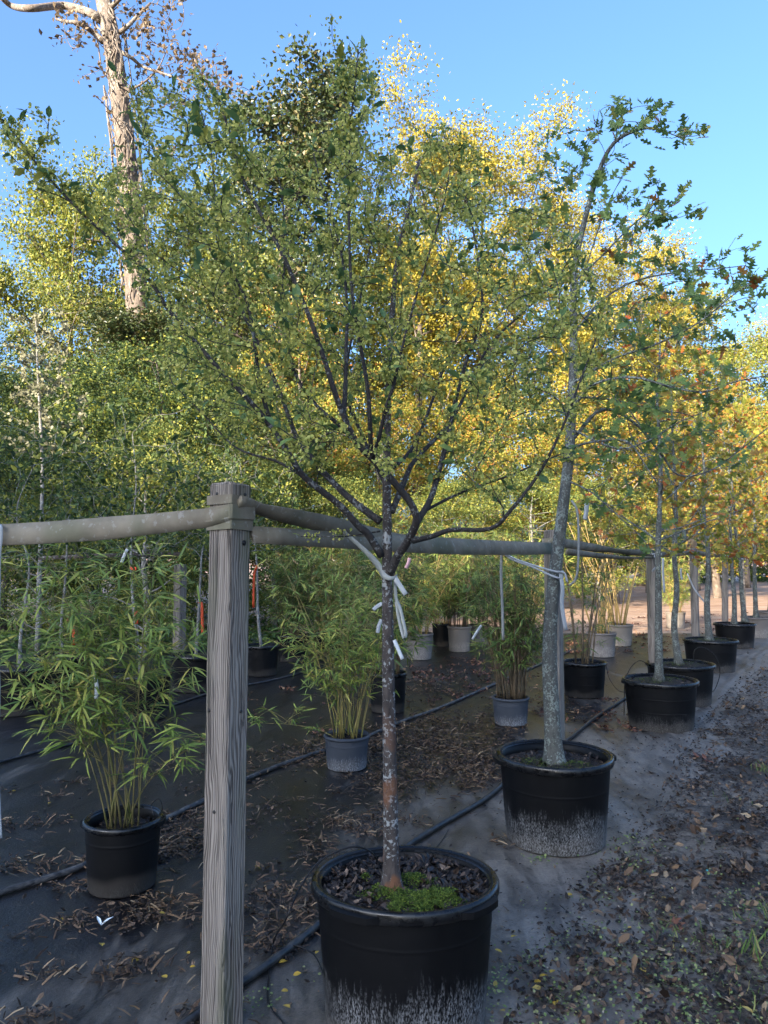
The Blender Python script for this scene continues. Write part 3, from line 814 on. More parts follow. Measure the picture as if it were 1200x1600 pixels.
OB = [
 ([(892, 640, .1), (930, 600, -.1), (990, 590, -.2), (1050, 605, -.3), (1100, 612, -.35), (1150, 596, -.4), (1210, 585, -.42)], .010, .003),
 ([(892, 690, .08), (940, 640, .2), (990, 660, .3), (1030, 705, .35), (1060, 742, .35), (1110, 735, .3), (1160, 700, .25), (1210, 660, .2)], .012, .003),
 ([(893, 600, .1), (960, 560, .0), (1020, 540, -.1), (1090, 505, -.15), (1140, 465, -.2), (1190, 430, -.2)], .009, .0025),
 ([(896, 520, .13), (940, 470, .2), (990, 440, .25), (1060, 425, .3), (1120, 420, .3), (1165, 415, .3)], .008, .0025),
 ([(898, 440, .14), (940, 400, .1), (990, 350, .0), (1020, 330, -.05), (1045, 335, -.05)], .007, .002),
 ([(890, 700, .08), (930, 690, -.2), (980, 690, -.35), (1010, 730, -.4), (1030, 760, -.4)], .008, .0025),
 ([(894, 580, .1), (870, 520, .3), (850, 430, .4), (830, 330, .45), (850, 260, .45)], .009, .002),
 ([(893, 650, .1), (850, 600, .3), (800, 560, .5), (760, 480, .6)], .009, .002),
 ([(896, 480, .14), (915, 420, .35), (945, 330, .45), (975, 270, .45)], .007, .002),
 ([(885, 750, .06), (925, 770, -.1), (970, 810, -.2), (1010, 850, -.25), (1030, 905, -.25)], .006, .0015),
 ([(1030, 705, .35), (990, 650, .4), (960, 600, .45), (1000, 560, .45)], .006, .002),
 ([(898, 620, .1), (960, 625, .3), (1020, 640, .45), (1080, 650, .5), (1130, 690, .5)], .008, .002),
 ([(892, 670, .1), (960, 700, -.05), (1010, 690, -.1), (1060, 660, -.1), (1110, 640, -.15)], .007, .002),
]
for pts, r0, r1 in OB:
    q, r = sk.branch([O(*p) for p in pts], r0, r1, 5, .7)
    MB().tube(q, r, 8).build('branch', 'oak_bark', oak_trunk, True)
T = []
for (cx, cy, sx_, sy_, d0, cnt) in ((1000, 195, 45, 22, .07, 16), (960, 180, 12, 12, .1, 4), (920, 260, 30, 30, .14, 9), (900, 330, 50, 50, .2, 10), (1020, 320, 30, 20, 0, 8), (990, 370, 40, 30, .1, 10), (1060, 420, 40, 20, .3, 8),
                              (1130, 410, 25, 20, .3, 6), (1165, 440, 18, 25, -.2, 6), (1040, 470, 50, 30, .0, 12), (1100, 490, 40, 25, -.15, 8), (960, 500, 60, 50, .1, 14), (850, 320, 40, 70, .42, 10), (800, 500, 50, 50, .5, 8),
                              (1000, 620, 45, 18, -.15, 14), (960, 650, 60, 40, .1, 10), (1080, 600, 60, 30, -.3, 6), (1090, 690, 60, 40, .3, 8), (930, 740, 30, 40, -.1, 5), (1150, 640, 40, 40, .2, 5), (1000, 810, 30, 40, -.2, 4)):
    for k in range(int(cnt * 1.7 + .5)):
        T.append(O(rng.normal(cx, sx_), rng.normal(cy, sy_), d0 + rng.normal(0, .18)))
bare = [O(rng.normal(1010, 70), rng.normal(675, 40), rng.normal(.1, .3)) for _ in range(45)]
T = np.array(T + bare); isb = np.array([False] * (len(T) - len(bare)) + [True] * len(bare))
od = np.argsort(np.linalg.norm(T - O(893, 650), axis=1)); T = T[od]; isb = isb[od]
tw = colonize(sk, T, rng, .02, .0017)
tm = MB()
lp, ld = [], []
for k, (q, r) in enumerate(tw):
    tm.tube(q, r, 5, False)
    nl = rng.integers(3, 7)
    tip = q[-1] - q[-2]; tip = tip / (np.linalg.norm(tip) + 1e-9)
    if k < len(isb) and isb[k]:
        nl = rng.integers(0, 2)
    for _ in range(nl):
        lp.append(q[-1] - tip * rng.uniform(-.02, .14) + rng.normal(0, .012, 3)); ld.append(tip * .8 + rng.normal(0, .7, 3))
tm.build('twigs', 'oak_bark', oak, True, kind='stuff')
lp = np.array(lp); ld = np.array(ld)
Rl = frame(ld, np.stack([rng.normal(0, .7, len(lp)), rng.normal(-.5, .6, len(lp)), np.ones(len(lp)) * .8], -1))
place_leaves(oak, T_OAK, 'oak_leaf', 'leaf', lp, Rl, rng.uniform(.05, .085, len(lp)), 300)

# ------------------------------------------------------------------ younger oaks further down the row
def young_oak(seed, H, rt, leafmat, nleaf, bare=.25, spread=1.0):
    rng = np.random.default_rng(seed)
    root = bpy.data.objects.new('oak_tree', None); COL.objects.link(root)
    sk = Skel()
    pts = [np.array([0, 0, -.02])]
    w = rng.normal(0, .03, 2)
    for k in range(1, 9):
        w = w + rng.normal(0, .018, 2); pts.append(np.array([w[0], w[1], H * k / 8]))
    pts[0][:2] = 0
    q, r = sk.branch(pts, rt, .006, 5, .9)
    tr_o = MB().tube(q, r + np.exp(-q[:, 2] / .05) * rt * .45, 10).build('trunk', 'oak_bark', root, True)
    for k in range(13):
        z = H * rng.uniform(.36, .9)
        a = k * 2.4 + rng.normal(0, .3); L = spread * rng.uniform(.5, 1.05) * (1.1 - .55 * z / H)
        i0 = int(np.argmin(np.abs(q[:, 2] - z))); b = q[i0]
        dirv = np.array([math.cos(a), math.sin(a), rng.uniform(.1, .7)])
        bp = [b]
        for s in range(1, 5):
            dirv = dirv + rng.normal(0, .16, 3) + [0, 0, .05]
            bp.append(bp[-1] + dirv / np.linalg.norm(dirv) * L / 4)
        qq, rr = sk.branch(bp, min(r[i0] * .45, .011), .002, 4, .7)
        MB().tube(qq, rr, 6).build('branch', 'oak_bark', tr_o, True)
    n = nleaf
    a = rng.uniform(0, 6.283, n); zz = rng.uniform(.34, 1.12, n) * H
    rad = spread * (1.05 - .55 * zz / H) * np.sqrt(rng.uniform(.03, 1, n))
    T = np.stack([rad * np.cos(a), rad * np.sin(a), zz], -1)
    T = T[np.argsort(np.linalg.norm(T - [0, 0, H * .5], axis=1))]
    tw = colonize(sk, T, rng, .02, .0018)
    tm = MB(); lp, ld = [], []
    for q2, r2 in tw:
        tm.tube(q2, r2, 4, False)
        tip = q2[-1] - q2[-2]; tip /= np.linalg.norm(tip) + 1e-9
        if rng.uniform() > bare:
            for _ in range(rng.integers(3, 8)):
                lp.append(q2[-1] - tip * rng.uniform(0, .06)); ld.append(tip * .6 + rng.normal(0, .8, 3))
    tm.build('twigs', 'oak_bark', root, True, kind='stuff')
    lp = np.array(lp); ld = np.array(ld)
    Rl = frame(ld, np.stack([rng.normal(0, .7, len(lp)), rng.normal(-.5, .6, len(lp)), np.ones(len(lp)) * .8], -1))
    MB().scatter(T_OAK, lp, Rl, rng.uniform(.055, .09, len(lp))).build('foliage', leafmat, root, kind='stuff')
    return root
protos = [young_oak(31, 3.3, .037, 'oak_leaf_gold', 240, .25), young_oak(32, 3.2, .04, 'oak_leaf_gold', 330, .15, 1.15), young_oak(33, 3.4, .045, 'oak_leaf_gold', 360, .12, 1.2)]
used = [False] * 3
def put(protos, used, k, loc, rz=0, sc=1, name=None):
    if not used[k]:
        o = protos[k]; used[k] = True
    else:
        o = copy_tree(protos[k])
    o.location = [float(v) for v in loc]; o.rotation_euler = (0, 0, rz); o.scale = (sc, sc, sc)
    return o
row = [  # px, base row, rim width px, rim row, tree kind, pot label, tree label
 (1033, 1137, 114, 1061, 0, 'wide black pot with mossy soil and a wire hoop, third in the tree row', 'straight young tree with white-flecked trunk and sparse leaves, third in the row'),
 (1064, 1099, 104, 1036, 1, 'black pot tucked right behind the third pot of the tree row', 'thin grey-trunked tree close behind the third tree of the row'),
 (1111, 1048, 82, 999, 2, 'wide black pot brimming with bright green moss, fifth in the tree row', 'slim tree tied with a white strap, rising from the mossy fifth pot'),
 (1149, 1012, 62, 974, 1, 'dark pot with two leaning trunks beyond the moss-topped pot', 'crooked trunk with golden leaves beyond the moss-topped pot'),
 (1183, 996, 46, 966, 2, 'pale worn pot beyond the dark pot with leaning trunks', 'golden-leaved tree in the pale worn pot of the tree row'),
 (1204, 984, 40, 958, 1, 'pot at the far end of the tree row', 'golden-leaved tree at the far end of the tree row'),
]
for k, (px, by, wpx, ry, kind, pl, tl) in enumerate(row):
    g = G(px, by); r = wpx / FPX * g[1] / 2 * .98; g[2] = .004
    h = min(.5, max(.38, P(px, ry, g[1])[2]))
    pr, sz = make_pot('plant_pot', g, r, h, ['pot_faint', 'pot_faint', 'pot_faint', 'pot_faint', 'pot_bleached', 'pot_bleached'][k], pl, soil_drop=.03, rot=.2 + k, chips=120, seed=20 + k, sides=40,
                      moss=[(-.1, -.05, .18, 500), (.1, .05, .14, 250)] if k < 2 else [(0, 0, r * .8, 900)] if k == 2 else None)
    tr = put(protos, used, kind, (g[0] - .01, g[1], sz), 1.1 * k + .4, [1, .95, 1, 1.05, 1, 1][k])
    tag(tr, tl, 'tree', 'trees standing in the potted row')
# second trunk in the sixth pot
g = G(1165, 1010)
tr = put(protos, used, 2, (g[0], g[1], .42), 2.2, .95); tr.rotation_euler[1] = .06
tag(tr, 'second trunk leaning in the dark pot beyond the moss-topped pot', 'tree', 'trees standing in the potted row')

# ------------------------------------------------------------------ posts and webbing
ROWA = math.radians(-31)
def post(px, top, Y, label, size=.098, lean=(0, 0), parts=True, base_py=None):
    b = P(px, 1000, Y); b[2] = 0
    zt = P(px, top, Y)[2]
    root = thing('wooden_post', (b[0], b[1], 0), label, 'post', 'timber posts of the webbing line')
    mb = MB()
    nseg = 14
    rng = np.random.default_rng(int(px))
    # beveled square section swept upward with slight waviness
    bv = .006; s = size / 2
    ring = np.array([(s - bv, -s), (s, -s + bv), (s, s - bv), (s - bv, s), (-s + bv, s), (-s, s - bv), (-s, -s + bv), (-s + bv, -s)])
    V = []
    for k in range(nseg + 1):
        u = k / nseg
        f = 1 + rng.normal(0, .004)
        V.append(np.column_stack([ring * f + np.array(lean) * u, np.full(8, -.25 + (zt + .25 - bv) * u)]))
    V.append(np.column_stack([ring * .88 + np.array(lean), np.full(8, zt) + np.array([.004, .002, -.003, 0, .003, .001, -.004, .002])]))
    V = np.concatenate(V)
    i = np.arange(nseg + 1)[:, None] * 8; j = np.arange(8)[None]; kk = (j + 1) % 8
    c_, s_ = math.cos(ROWA), math.sin(ROWA)
    V = np.column_stack([V[:, 0] * c_ - V[:, 1] * s_, V[:, 0] * s_ + V[:, 1] * c_, V[:, 2]]) + [b[0], b[1], 0]
    mb.add(V, [np.stack([i + j, i + kk, i + 8 + kk, i + 8 + j], -1).reshape(-1, 4), (np.arange(8) + (nseg + 1) * 8)[None], np.arange(8)[None, ::-1]])
    root_t = mb.build('timber', 'post_wood', root)
    return root_t, b, zt
p1, p1b, p1t = post(353, 757, 2.44, 'weathered square post with knots and screw holes, wrapped by two webbing bands', lean=(.012, .0))
c_, s_ = math.cos(ROWA), math.sin(ROWA)
Xl = np.array([c_, s_, 0]); Yl = np.array([-s_, c_, 0])       # local axes of the posts
S = .049
def on_post(u, v, z):                     # local post coordinates to world, following the lean
    return p1b + Xl * (u + .012 * (z + .25) / (p1t + .25)) + Yl * v + np.array([0, 0, z])
zr = np.array([0, 0, 1.])
# screws: on the left face (-Y local) and the right face (+X local)
for face, w, py in (('l', -.012, 772), ('l', -.03, 1111), ('l', .0, 1268), ('r', .015, 772), ('r', .014, 848), ('r', .012, 1114)):
    z = P(360, py, 2.40)[2]
    ctr = on_post(w, -S - .0005, z) if face == 'l' else on_post(S + .0005, w, z)
    nrm = -Yl if face == 'l' else Xl
    rr = .006 if py != 848 else .009
    MB().tube([ctr - nrm * .004, ctr + nrm * .0012], [rr, rr], 10).build('screw_head', 'screw', p1, True)
p2, p2b, p2t = post(866, 829, 5.0, 'grey timber post directly behind the leaning lichened trunk')
p3, p3b, p3t = post(1021, 862, 7.9, 'timber post beside the third pot of the tree row')
p4, p4b, p4t = post(1087, 857, 10.6, 'timber post behind the moss-topped pot')
p5, p5b, p5t = post(1132, 866, 13.2, 'sunlit timber post next to the crooked trunk', lean=(.05, 0))
p6, p6b, p6t = post(1164, 868, 15.8, 'sunlit timber post just past the crooked trunk', lean=(-.03, 0))

web = thing('webbing_band', (p1b[0], p1b[1], 1.6), 'flat olive-grey webbing stretched between the timber posts and wound around the nearest one', 'webbing')
W = .068
# left span, ends wrapped round the post
def zat(py, Y=2.44):
    return P(360, py, Y)[2]
zl = zat(812)
a0 = on_post(-S - .004, -S - .004, zat(810)); a1 = on_post(S + .004, -S - .006, zat(803)); a2 = on_post(S + .006, S + .004, zat(796))
lp0 = P(-60, 838, 2.62)
pts = [lp0 + (a0 - lp0) * u + np.array([0, 0, -.010 * math.sin(math.pi * u)]) for u in np.linspace(0, 1, 12)]
tl = np.array([0, .12, 1.])
MB().ribbon(pts + [a1 * .5 + a0 * .5 - Yl * .002, a1 - Xl * .006], [zr + np.array([0, .35 * (1 - u), 0]) for u in np.linspace(0, 1, 12)] + [zr, zr], [.078] * 8 + [.072, .068, .066, .064] + [.055, .05], .020).build('span', 'webbing', web, True)
def wrap(zs, width, off, name='wrap'):
    q = [on_post(-S - off, S + off, zs[0]), on_post(-S - off, S * .3, zs[0]), on_post(-S - off, -S - off * .6, zs[1]), on_post(-S - off * .6, -S - off, zs[1]), on_post(0, -S - off, (zs[1] + zs[2]) / 2), on_post(S + off * .6, -S - off, zs[2]), on_post(S + off, -S - off * .6, zs[2]), on_post(S + off, 0, (zs[2] + zs[3]) / 2), on_post(S + off, S + off * .5, zs[3])]
    return MB().ribbon(q, zr, width, .004).build(name, 'webbing', web, False)
wrap([zat(785), zat(783), zat(782), zat(786)], .030, .004)
wrap([zat(812), zat(806), zat(801), zat(801)], .046, .010)
wrap([zat(822), zat(820), zat(818), zat(820)], .040, .004)
# lower right span to the second post
b0 = on_post(S + .004, S, zat(835)); b1 = p2b + np.array([-.02, -.07, 0]); b1[2] = P(858, 857, 4.95)[2]
pts = [b0 + (b1 - b0) * u + np.array([0, 0, -.012 * math.sin(math.pi * u)]) for u in np.linspace(0, 1, 16)]
MB().ribbon(pts, [zr + np.array([-.25, .0, 0]) for u in pts], np.interp(np.linspace(0, 1, 16), [0, .2, .5, 1], [.058, .066, .085, .078]), .020).build('span', 'webbing', web, True)
# upper right span: twisted where it leaves the post, dropping to the lower one
u0 = on_post(S + .006, -.01, zat(785)); 
up = [u0, P(405, 795, 2.5), P(450, 806, 2.62), P(500, 817, 2.78), P(560, 832, 3.0), P(620, 846, 3.3), P(680, 853, 3.62), P(740, 856, 3.95), P(800, 857, 4.4)]
q = smooth_path(up, 4); u = np.linspace(0, 1, len(q))
tw_ = np.interp(u, [0, .12, .3, .5, 1], [.2, 1.05, .6, .25, .1])
wv = np.stack([np.sin(tw_) * .85, -np.sin(tw_) * .5, np.cos(tw_)], -1)
MB().ribbon(q + np.array([.0, -.02, 0]), wv, np.interp(u, [0, .2, .5, 1], [.04, .058, .072, .07]), .020).build('span', 'webbing', web, True)
# wraps on the second post and the onward spans
def knot(pb, z, nm='wrap', w=.06):
    off = .006; q = []
    for (a, b_) in ((-1, 1), (-1, -1), (1, -1), (1, 1)):
        q.append(pb + Xl * a * (S + off) + Yl * b_ * (S + off) + np.array([0, 0, z]))
    MB().ribbon(np.array([q[0], q[0] * .5 + q[1] * .5, q[1], q[1] * .5 + q[2] * .5, q[2], q[2] * .5 + q[3] * .5, q[3]]), zr, w, .004).build(nm, 'webbing', web)
knot(p2b, P(866, 848, 5)[2]); knot(p3b, P(1021, 868, 7.9)[2]); knot(p4b, P(1087, 863, 10.6)[2])
def span(a, za, b, zb, tws, w=.06, sag=.02):
    A = a + np.array([0, -.06, za]); B = b + np.array([0, -.06, zb])
    u = np.linspace(0, 1, 18)
    q = A + (B - A) * u[:, None] - np.array([0, 0, 1.])[None] * (sag * np.sin(math.pi * u))[:, None]
    th = np.interp(u, np.linspace(0, 1, len(tws)), tws)
    MB().ribbon(q, np.stack([np.sin(th) * .85, -np.sin(th) * .5, np.cos(th)], -1), w, .020).build('span', 'webbing', web, True)
span(p2b, P(878, 846, 5)[2], p3b, P(1021, 864, 7.9)[2], [.1, .3, 1.25, .4, .2], .065)
span(p2b + Xl * .08, P(885, 862, 5)[2], p3b, P(1021, 871, 7.9)[2], [.4, 1.1, 1.3], .045)
span(p3b, P(1024, 866, 7.9)[2], p4b, P(1085, 861, 10.6)[2], [.2, .5, .2], .06)
span(p4b, P(1090, 862, 10.6)[2], p5b, P(1131, 868, 13.2)[2], [.2, .5, .2], .06)
span(p5b, P(1134, 868, 13.2)[2], p6b, P(1164, 869, 15.8)[2], [.2, .5, .2], .06)

# ------------------------------------------------------------------ ties, tags, flags
def ribbon_thing(name, pts, wv, width, mat, label, cat, group=None, thick=.0025, per=5):
    q = smooth_path(pts, per)
    o = MB().ribbon(q, wv, width, thick).build(name, mat, None, True)
    return tag(o, label, cat, group)
n1_ = np.array([.5, .1, .85])
def tk(px, py, dy=0):
    return P(px, py, TY + dy)
root = thing('tree_tie', tk(606, 900), 'pale green webbing tie looped around the seed-covered tree below its fork', 'tie')
q = smooth_path([P(533, 818, 2.9), P(537, 830, 2.88), P(550, 842, 2.82), P(575, 865, 2.68), P(592, 885, 2.52), tk(598, 897, -.022), tk(607, 903, -.034), tk(616, 903, -.026), tk(620, 900, .0)], 5)
MB().ribbon(q, np.array([.35, .1, .9]), np.interp(np.linspace(0, 1, len(q)), [0, .3, .5, .8, 1], [.012, .016, .024, .013, .013]), .002).build('strap', 'tie_grey', root, True)
q = smooth_path([P(531, 818, 2.9), P(529, 826, 2.9), P(535, 838, 2.9), P(537, 836, 2.9)], 5)
MB().ribbon(q, np.array([1., .2, .2]), .012, .002).build('loop', 'tie_white', root, True)
q = smooth_path([tk(617, 902, -.02), tk(623, 912, -.03), tk(634, 929, -.035)], 5)
MB().ribbon(q, np.array([.85, .1, .45]), .016, .0015).build('loose_end', 'tie_white', root, True)
q = smooth_path([tk(617, 905, .0), tk(619, 935, .0), tk(625, 950, -.005), tk(631, 975, -.01), tk(634, 992, -.012), tk(630, 994, -.012), tk(623, 965, -.006), tk(619, 940, 0)], 5)
MB().ribbon(q, np.array([1., .3, .1]), .011, .0015).build('hanging_loop', 'tie_grey', root, True)
tag_ = ribbon_thing('plant_tag', [tk(616, 1000, -.02), tk(622, 1014, -.03), tk(629, 1030, -.035)], np.array([.9, .2, .4]), .012, 'tag_white', 'small white printed tag clipped behind the speckled trunk', 'tag')
ribbon_thing('plant_tag', [P(597, 943, 3.2), P(590, 947, 3.2), P(583, 953, 3.2)], np.array([0, .2, 1]), .016, 'tag_white', 'white paper tag poking out left of the speckled trunk', 'tag')
ribbon_thing('plant_tag', [P(596, 968, 3.2), P(592, 978, 3.2), P(590, 989, 3.2)], np.array([1, .2, 0]), .016, 'tag_white', 'second white paper tag just below the one beside the speckled trunk', 'tag')
# oak tie
root = thing('tree_tie', O(866, 900), 'white cord tie running from the webbing to the leaning oak trunk', 'tie')
for k, (ya, yb) in enumerate(((858, 893), (861, 902))):
    q = smooth_path([P(781 + k * 3, ya, 4.35), P(800, ya + 13, 4.25), P(830, ya + 24, 4.1), O(868, yb, -.055), O(880, yb, -.03)], 5)
    MB().tube(q, .0055, 6).build('cord', 'tie_white', root, True)
q = smooth_path([O(876, 896, -.05), O(879, 920, -.06), O(878, 945, -.06), O(884, 985, -.06)], 5)
MB().ribbon(q, np.array([1., .2, .0]), .022, .002).build('loose_end', 'tie_white', root, True)
q = smooth_path([O(872, 893, -.06), O(882, 896, -.05), O(886, 910, -.05)], 5)
MB().tube(q, .006, 6).build('knot', 'tie_white', root, True)
ribbon_thing('guy_rope', [P(784, 858, 4.35), P(783, 900, 4.35), P(785, 950, 4.36), P(786, 1000, 4.36)], np.array([1., 0, 0]), .016, 'cord_grey', 'grey cord hanging from the webbing over the dense bamboo clump', 'rope')
q = smooth_path([O(893, 782, -.1), O(902, 800, -.12), O(904, 850, -.12), O(901, 900, -.1), O(890, 915, -.08)], 5)
tag(MB().tube(q, .006, 6).build('guy_rope', 'cord_grey', None, True), 'lichened grey rope dangling beside the leaning oak trunk', 'rope')
ribbon_thing('plant_tag', [O(917, 786, -.1), O(916, 800, -.1), O(914, 812, -.1)], np.array([1., .3, 0]), .026, 'tag_white', 'white rectangular tag hanging from an oak twig', 'tag')
# left edge strap hanging from the left webbing span
root = thing('hanging_strap', P(2, 830, 2.56), 'white woven strap looped over the webbing and hanging down to the fabric', 'strap')
q = smooth_path([P(-6, 818, 2.6), P(0, 822, 2.555), P(1, 840, 2.55), P(-2, 870, 2.55), P(-3, 930, 2.55), P(-5, 1000, 2.55), P(-3, 1080, 2.56), P(-5, 1180, 2.57), P(-2, 1270, 2.58), P(0, 1310, 2.58)], 6)
MB().ribbon(q, np.array([1., .35, 0]), .014, .002).build('strap', 'tie_white', root, True)
for (px, py, pts, lab) in ((1022, 866, [(1022, 868), (1028, 880), (1019, 893)], 'short white tie end on the post beside the third pot'),
                          (1036, 872, [(1036, 872), (1036, 895), (1038, 926)], 'long white tie end hanging on the white-flecked trunk'),
                          (1064, 890, [(1064, 888), (1064, 898), (1066, 906)], 'white tie scrap on the thin trunk behind the third tree'),
                          (1090, 920, [(1074, 896), (1085, 920), (1100, 940), (1107, 955), (1108, 975)], 'white strap slanting down to the slim tree in the mossy pot')):
    Yq = {1022: 7.7, 1036: 6.5, 1064: 7.5, 1090: 10.1}[px]
    ribbon_thing('tree_tie', [P(a, b_, Yq) for a, b_ in pts], np.array([1., .3, .2]), .022, 'tie_white', lab, 'tie')
for a, b_, c2, d2, Ya, Yb, lab in ((1000, 861, 1034, 866, 7.4, 6.6, 'white strap from the webbing to the third trunk of the row'), (1131, 867, 1178, 874, 12.8, 13.5, 'white strap between the sunlit posts')):
    q = [P(a, b_, Ya), P((a + c2) / 2, (b_ + d2) / 2 + 2, (Ya + Yb) / 2), P(c2, d2, Yb)]
    ribbon_thing('tree_tie', q, np.array([0, .2, 1.]), .02, 'tie_white', lab, 'tie')

# ------------------------------------------------------------------ bamboo
def bamboo(seed, n, H, lean, r_base, leafmat, leaf_n, culm='bamboo_culm', leaf_len=(.06, .13), lowest=.35, rc=.006, keep=0, spread=.5, tops=None, root=None, base=(0, 0, 0), droop=.5, cam=(0, 0, CAM_H)):
    rng = np.random.default_rng(seed)
    if root is None:
        root = bpy.data.objects.new('bamboo_plant', None); COL.objects.link(root)
    base = np.asarray(base, float)
    nodes, nd = [], []
    for k in range(n):
        a = rng.uniform(0, 6.283); rr = r_base * math.sqrt(rng.uniform(0, 1))
        b = base + [rr * math.cos(a), rr * math.sin(a), -.02]
        h = H * rng.uniform(.6, 1.08)
        if tops is not None and k < len(tops):
            top = np.asarray(tops[k])
        else:
            l = lean * rng.uniform(.2, 1.0)
            a2 = a + rng.normal(0, .6)
            top = b + [l * math.cos(a2), l * math.sin(a2), h]
        mid = b + (top - b) * .5 + np.array([-(top - b)[0] * .26, -(top - b)[1] * .26, .08]) + rng.normal(0, .02, 3)
        q = bez(b, mid, top, 12)
        r = np.linspace(rc * rng.uniform(.7, 1.25), rc * .22, 12)
        sides = 6
        mb = MB().tube(q, r, sides)
        MBs = mb.build('culm', culm, root, True)
        u = rng.uniform(lowest, 1, max(3, int(leaf_n / n / 5)))
        for uu in u:
            i0 = uu * 11; ii = min(int(i0), 10)
            p = q[ii] + (q[ii + 1] - q[ii]) * (i0 - ii)
            a3 = rng.uniform(0, 6.283); L = rng.uniform(.04, spread * .5) * (1.15 - .5 * uu)
            dv = np.array([math.cos(a3), math.sin(a3), rng.uniform(.1, .7)])
            e = p + dv * L
            nodes.append((p, p + dv * L * .5 + [0, 0, .02], e)); nd.append(dv)
    tm = MB()
    pos, dr = [], []
    for (p, m_, e), dv in zip(nodes, nd):
        tm.tube(bez(p, m_, e, 4), [.0016, .0013, .001, .0008], 3, False)
        nl = rng.integers(3, 8)
        for _ in range(nl):
            f = rng.uniform(.8, 1)
            pos.append(p + (e - p) * f)
            dr.append(dv * .7 + np.array([rng.normal(0, .55), rng.normal(0, .55), rng.normal(-droop * .55, .35)]))
    tm.build('branchlets', culm, root, False, kind='stuff')
    pos = np.array(pos); dr = np.array(dr)
    R = frame(dr, np.stack([rng.normal(0, .4, len(pos)), rng.normal(-.2, .4, len(pos)), np.ones(len(pos))], -1))
    place_leaves(root, T_BAMBOO, leafmat, 'leaf', pos, R, rng.uniform(*leaf_len, len(pos)), keep, cam)
    return root

# nearest bamboo, left of the post
ga = G(191, 1385); ga[2] = .004
potA, sA = make_pot('plant_pot', ga, .175, .31, 'pot_plain', 'plain black nursery pot holding the bamboo beside the nearest post', soil_drop=.06, rot=.0, chips=150, seed=50, bands=0)
ba = np.array([ga[0], ga[1], sA])
bamA = thing('bamboo_plant', ba, 'leafy green bamboo with arching canes in the plain black pot beside the nearest post', 'bamboo')
BA_Y = ga[1]
topsA = [P(x_, y_, BA_Y + d_) for x_, y_, d_ in ((20, 880, -.1), (80, 870, .15), (120, 850, -.2), (-10, 940, .1), (40, 990, -.25), (205, 850, .1), (165, 880, -.1), (240, 860, .2), (290, 890, .1), (45, 910, .25), (100, 930, -.25), (310, 970, -.1), (-10, 1020, -.05), (140, 950, .2), (330, 1155, -.25), (20, 1070, -.2))]
bamboo(61, 18, 1.25, .4, .07, 'bamboo_leaf', 3000, 'green_cane', keep=300, tops=topsA, root=bamA, base=ba, lowest=.38, spread=.62, leaf_len=(.055, .125), rc=.0042)
# second bamboo, yellowing, behind the elm
gb = G(542, 1200); gb[2] = .004
potB, sB = make_pot('plant_pot', gb, .165, .235, 'pot_grey', 'small faded grey pot with white crust, left of the speckled trunk', soil_drop=.03, chips=60, seed=51, handles=False, bands=0)
bb = np.array([gb[0], gb[1], sB])
bamB = thing('bamboo_plant', bb, 'yellowing bamboo in the small faded grey pot left of the speckled trunk', 'bamboo')
BY_ = gb[1]
topsB = [P(x_, y_, BY_ + d_) for x_, y_, d_ in ((430, 860, -.1), (450, 900, .1), (480, 870, -.1), (500, 880, .2), (530, 880, 0), (560, 900, -.2), (590, 880, .1), (440, 960, -.2), (470, 980, .1), (600, 950, .1), (430, 1000, .0), (390, 1130, -.2), (640, 930, .0), (610, 900, .2))]
bamboo(62, 30, 1.1, .4, .12, 'bamboo_leaf', 2800, keep=150, tops=topsB, root=bamB, base=bb, lowest=.34, spread=.55, leaf_len=(.06, .11), rc=.0045)
# third, dense clump
gc = G(798, 1132); gc[2] = .004
potC, sC = make_pot('plant_pot', gc, .168, .245, 'pot_grey', 'small grey pot with dark water stains under the dense bamboo clump', soil_drop=.02, chips=60, seed=52, handles=False, bands=0)
bc = np.array([gc[0], gc[1], sC])
bamC = thing('bamboo_plant', bc, 'dense upright bamboo clump with brown bare canes below, in the stained grey pot', 'bamboo')
bamboo(63, 75, 1.28, .36, .14, 'bamboo_leaf_dense', 5200, 'brown_cane', keep=100, root=bamC, base=bc, lowest=.28, spread=.5, leaf_len=(.06, .12), rc=.005)
# fourth: big black pot with a few tall canes
gd = G(913, 1088); gd[2] = .004
potD, sD = make_pot('plant_pot', gd, .24, .37, 'pot_plain', 'deep black pot with three bare canes behind the post and leaning oak', soil_drop=.04, chips=60, seed=53, rot=.3)
bd = np.array([gd[0], gd[1], sD])
bamD = thing('bamboo_plant', bd, 'sparse bamboo with a few brown canes in the deep black pot behind the leaning oak', 'bamboo')
bamboo(64, 7, 1.7, .35, .12, 'bamboo_leaf_dense', 600, 'brown_cane', root=bamD, base=bd, lowest=.15, spread=.5, rc=.012, leaf_len=(.08, .14))
# sunlit golden canes
for k, (px, by, wpx, h, mt, pl, bl) in enumerate(((940, 1026, 46, .36, 'pot_bleached', 'brown-grey weathered pot in the sun behind the deep black pot', 'golden-caned bamboo in the brown-grey weathered pot'),
                                         (968, 1009, 42, .36, 'pot_tan', 'whitish weathered pot in full sun beyond the brown-grey one', 'golden-caned bamboo in the whitish weathered pot'))):
    g = G(px, by); g[2] = .004; r = wpx / FPX * g[1] / 2
    _, sz = make_pot('plant_pot', g, r, h, mt, pl, soil_drop=.04, seed=60 + k, handles=False, bands=3, sides=36)
    rt = thing('bamboo_plant', (g[0], g[1], sz), bl, 'bamboo')
    bamboo(70 + k, 12, 1.9, .7, .15, 'gold_leaf', 260, 'golden_cane', root=rt, base=(g[0], g[1], sz), lowest=.5, spread=.6, rc=.014, leaf_len=(.09, .16))
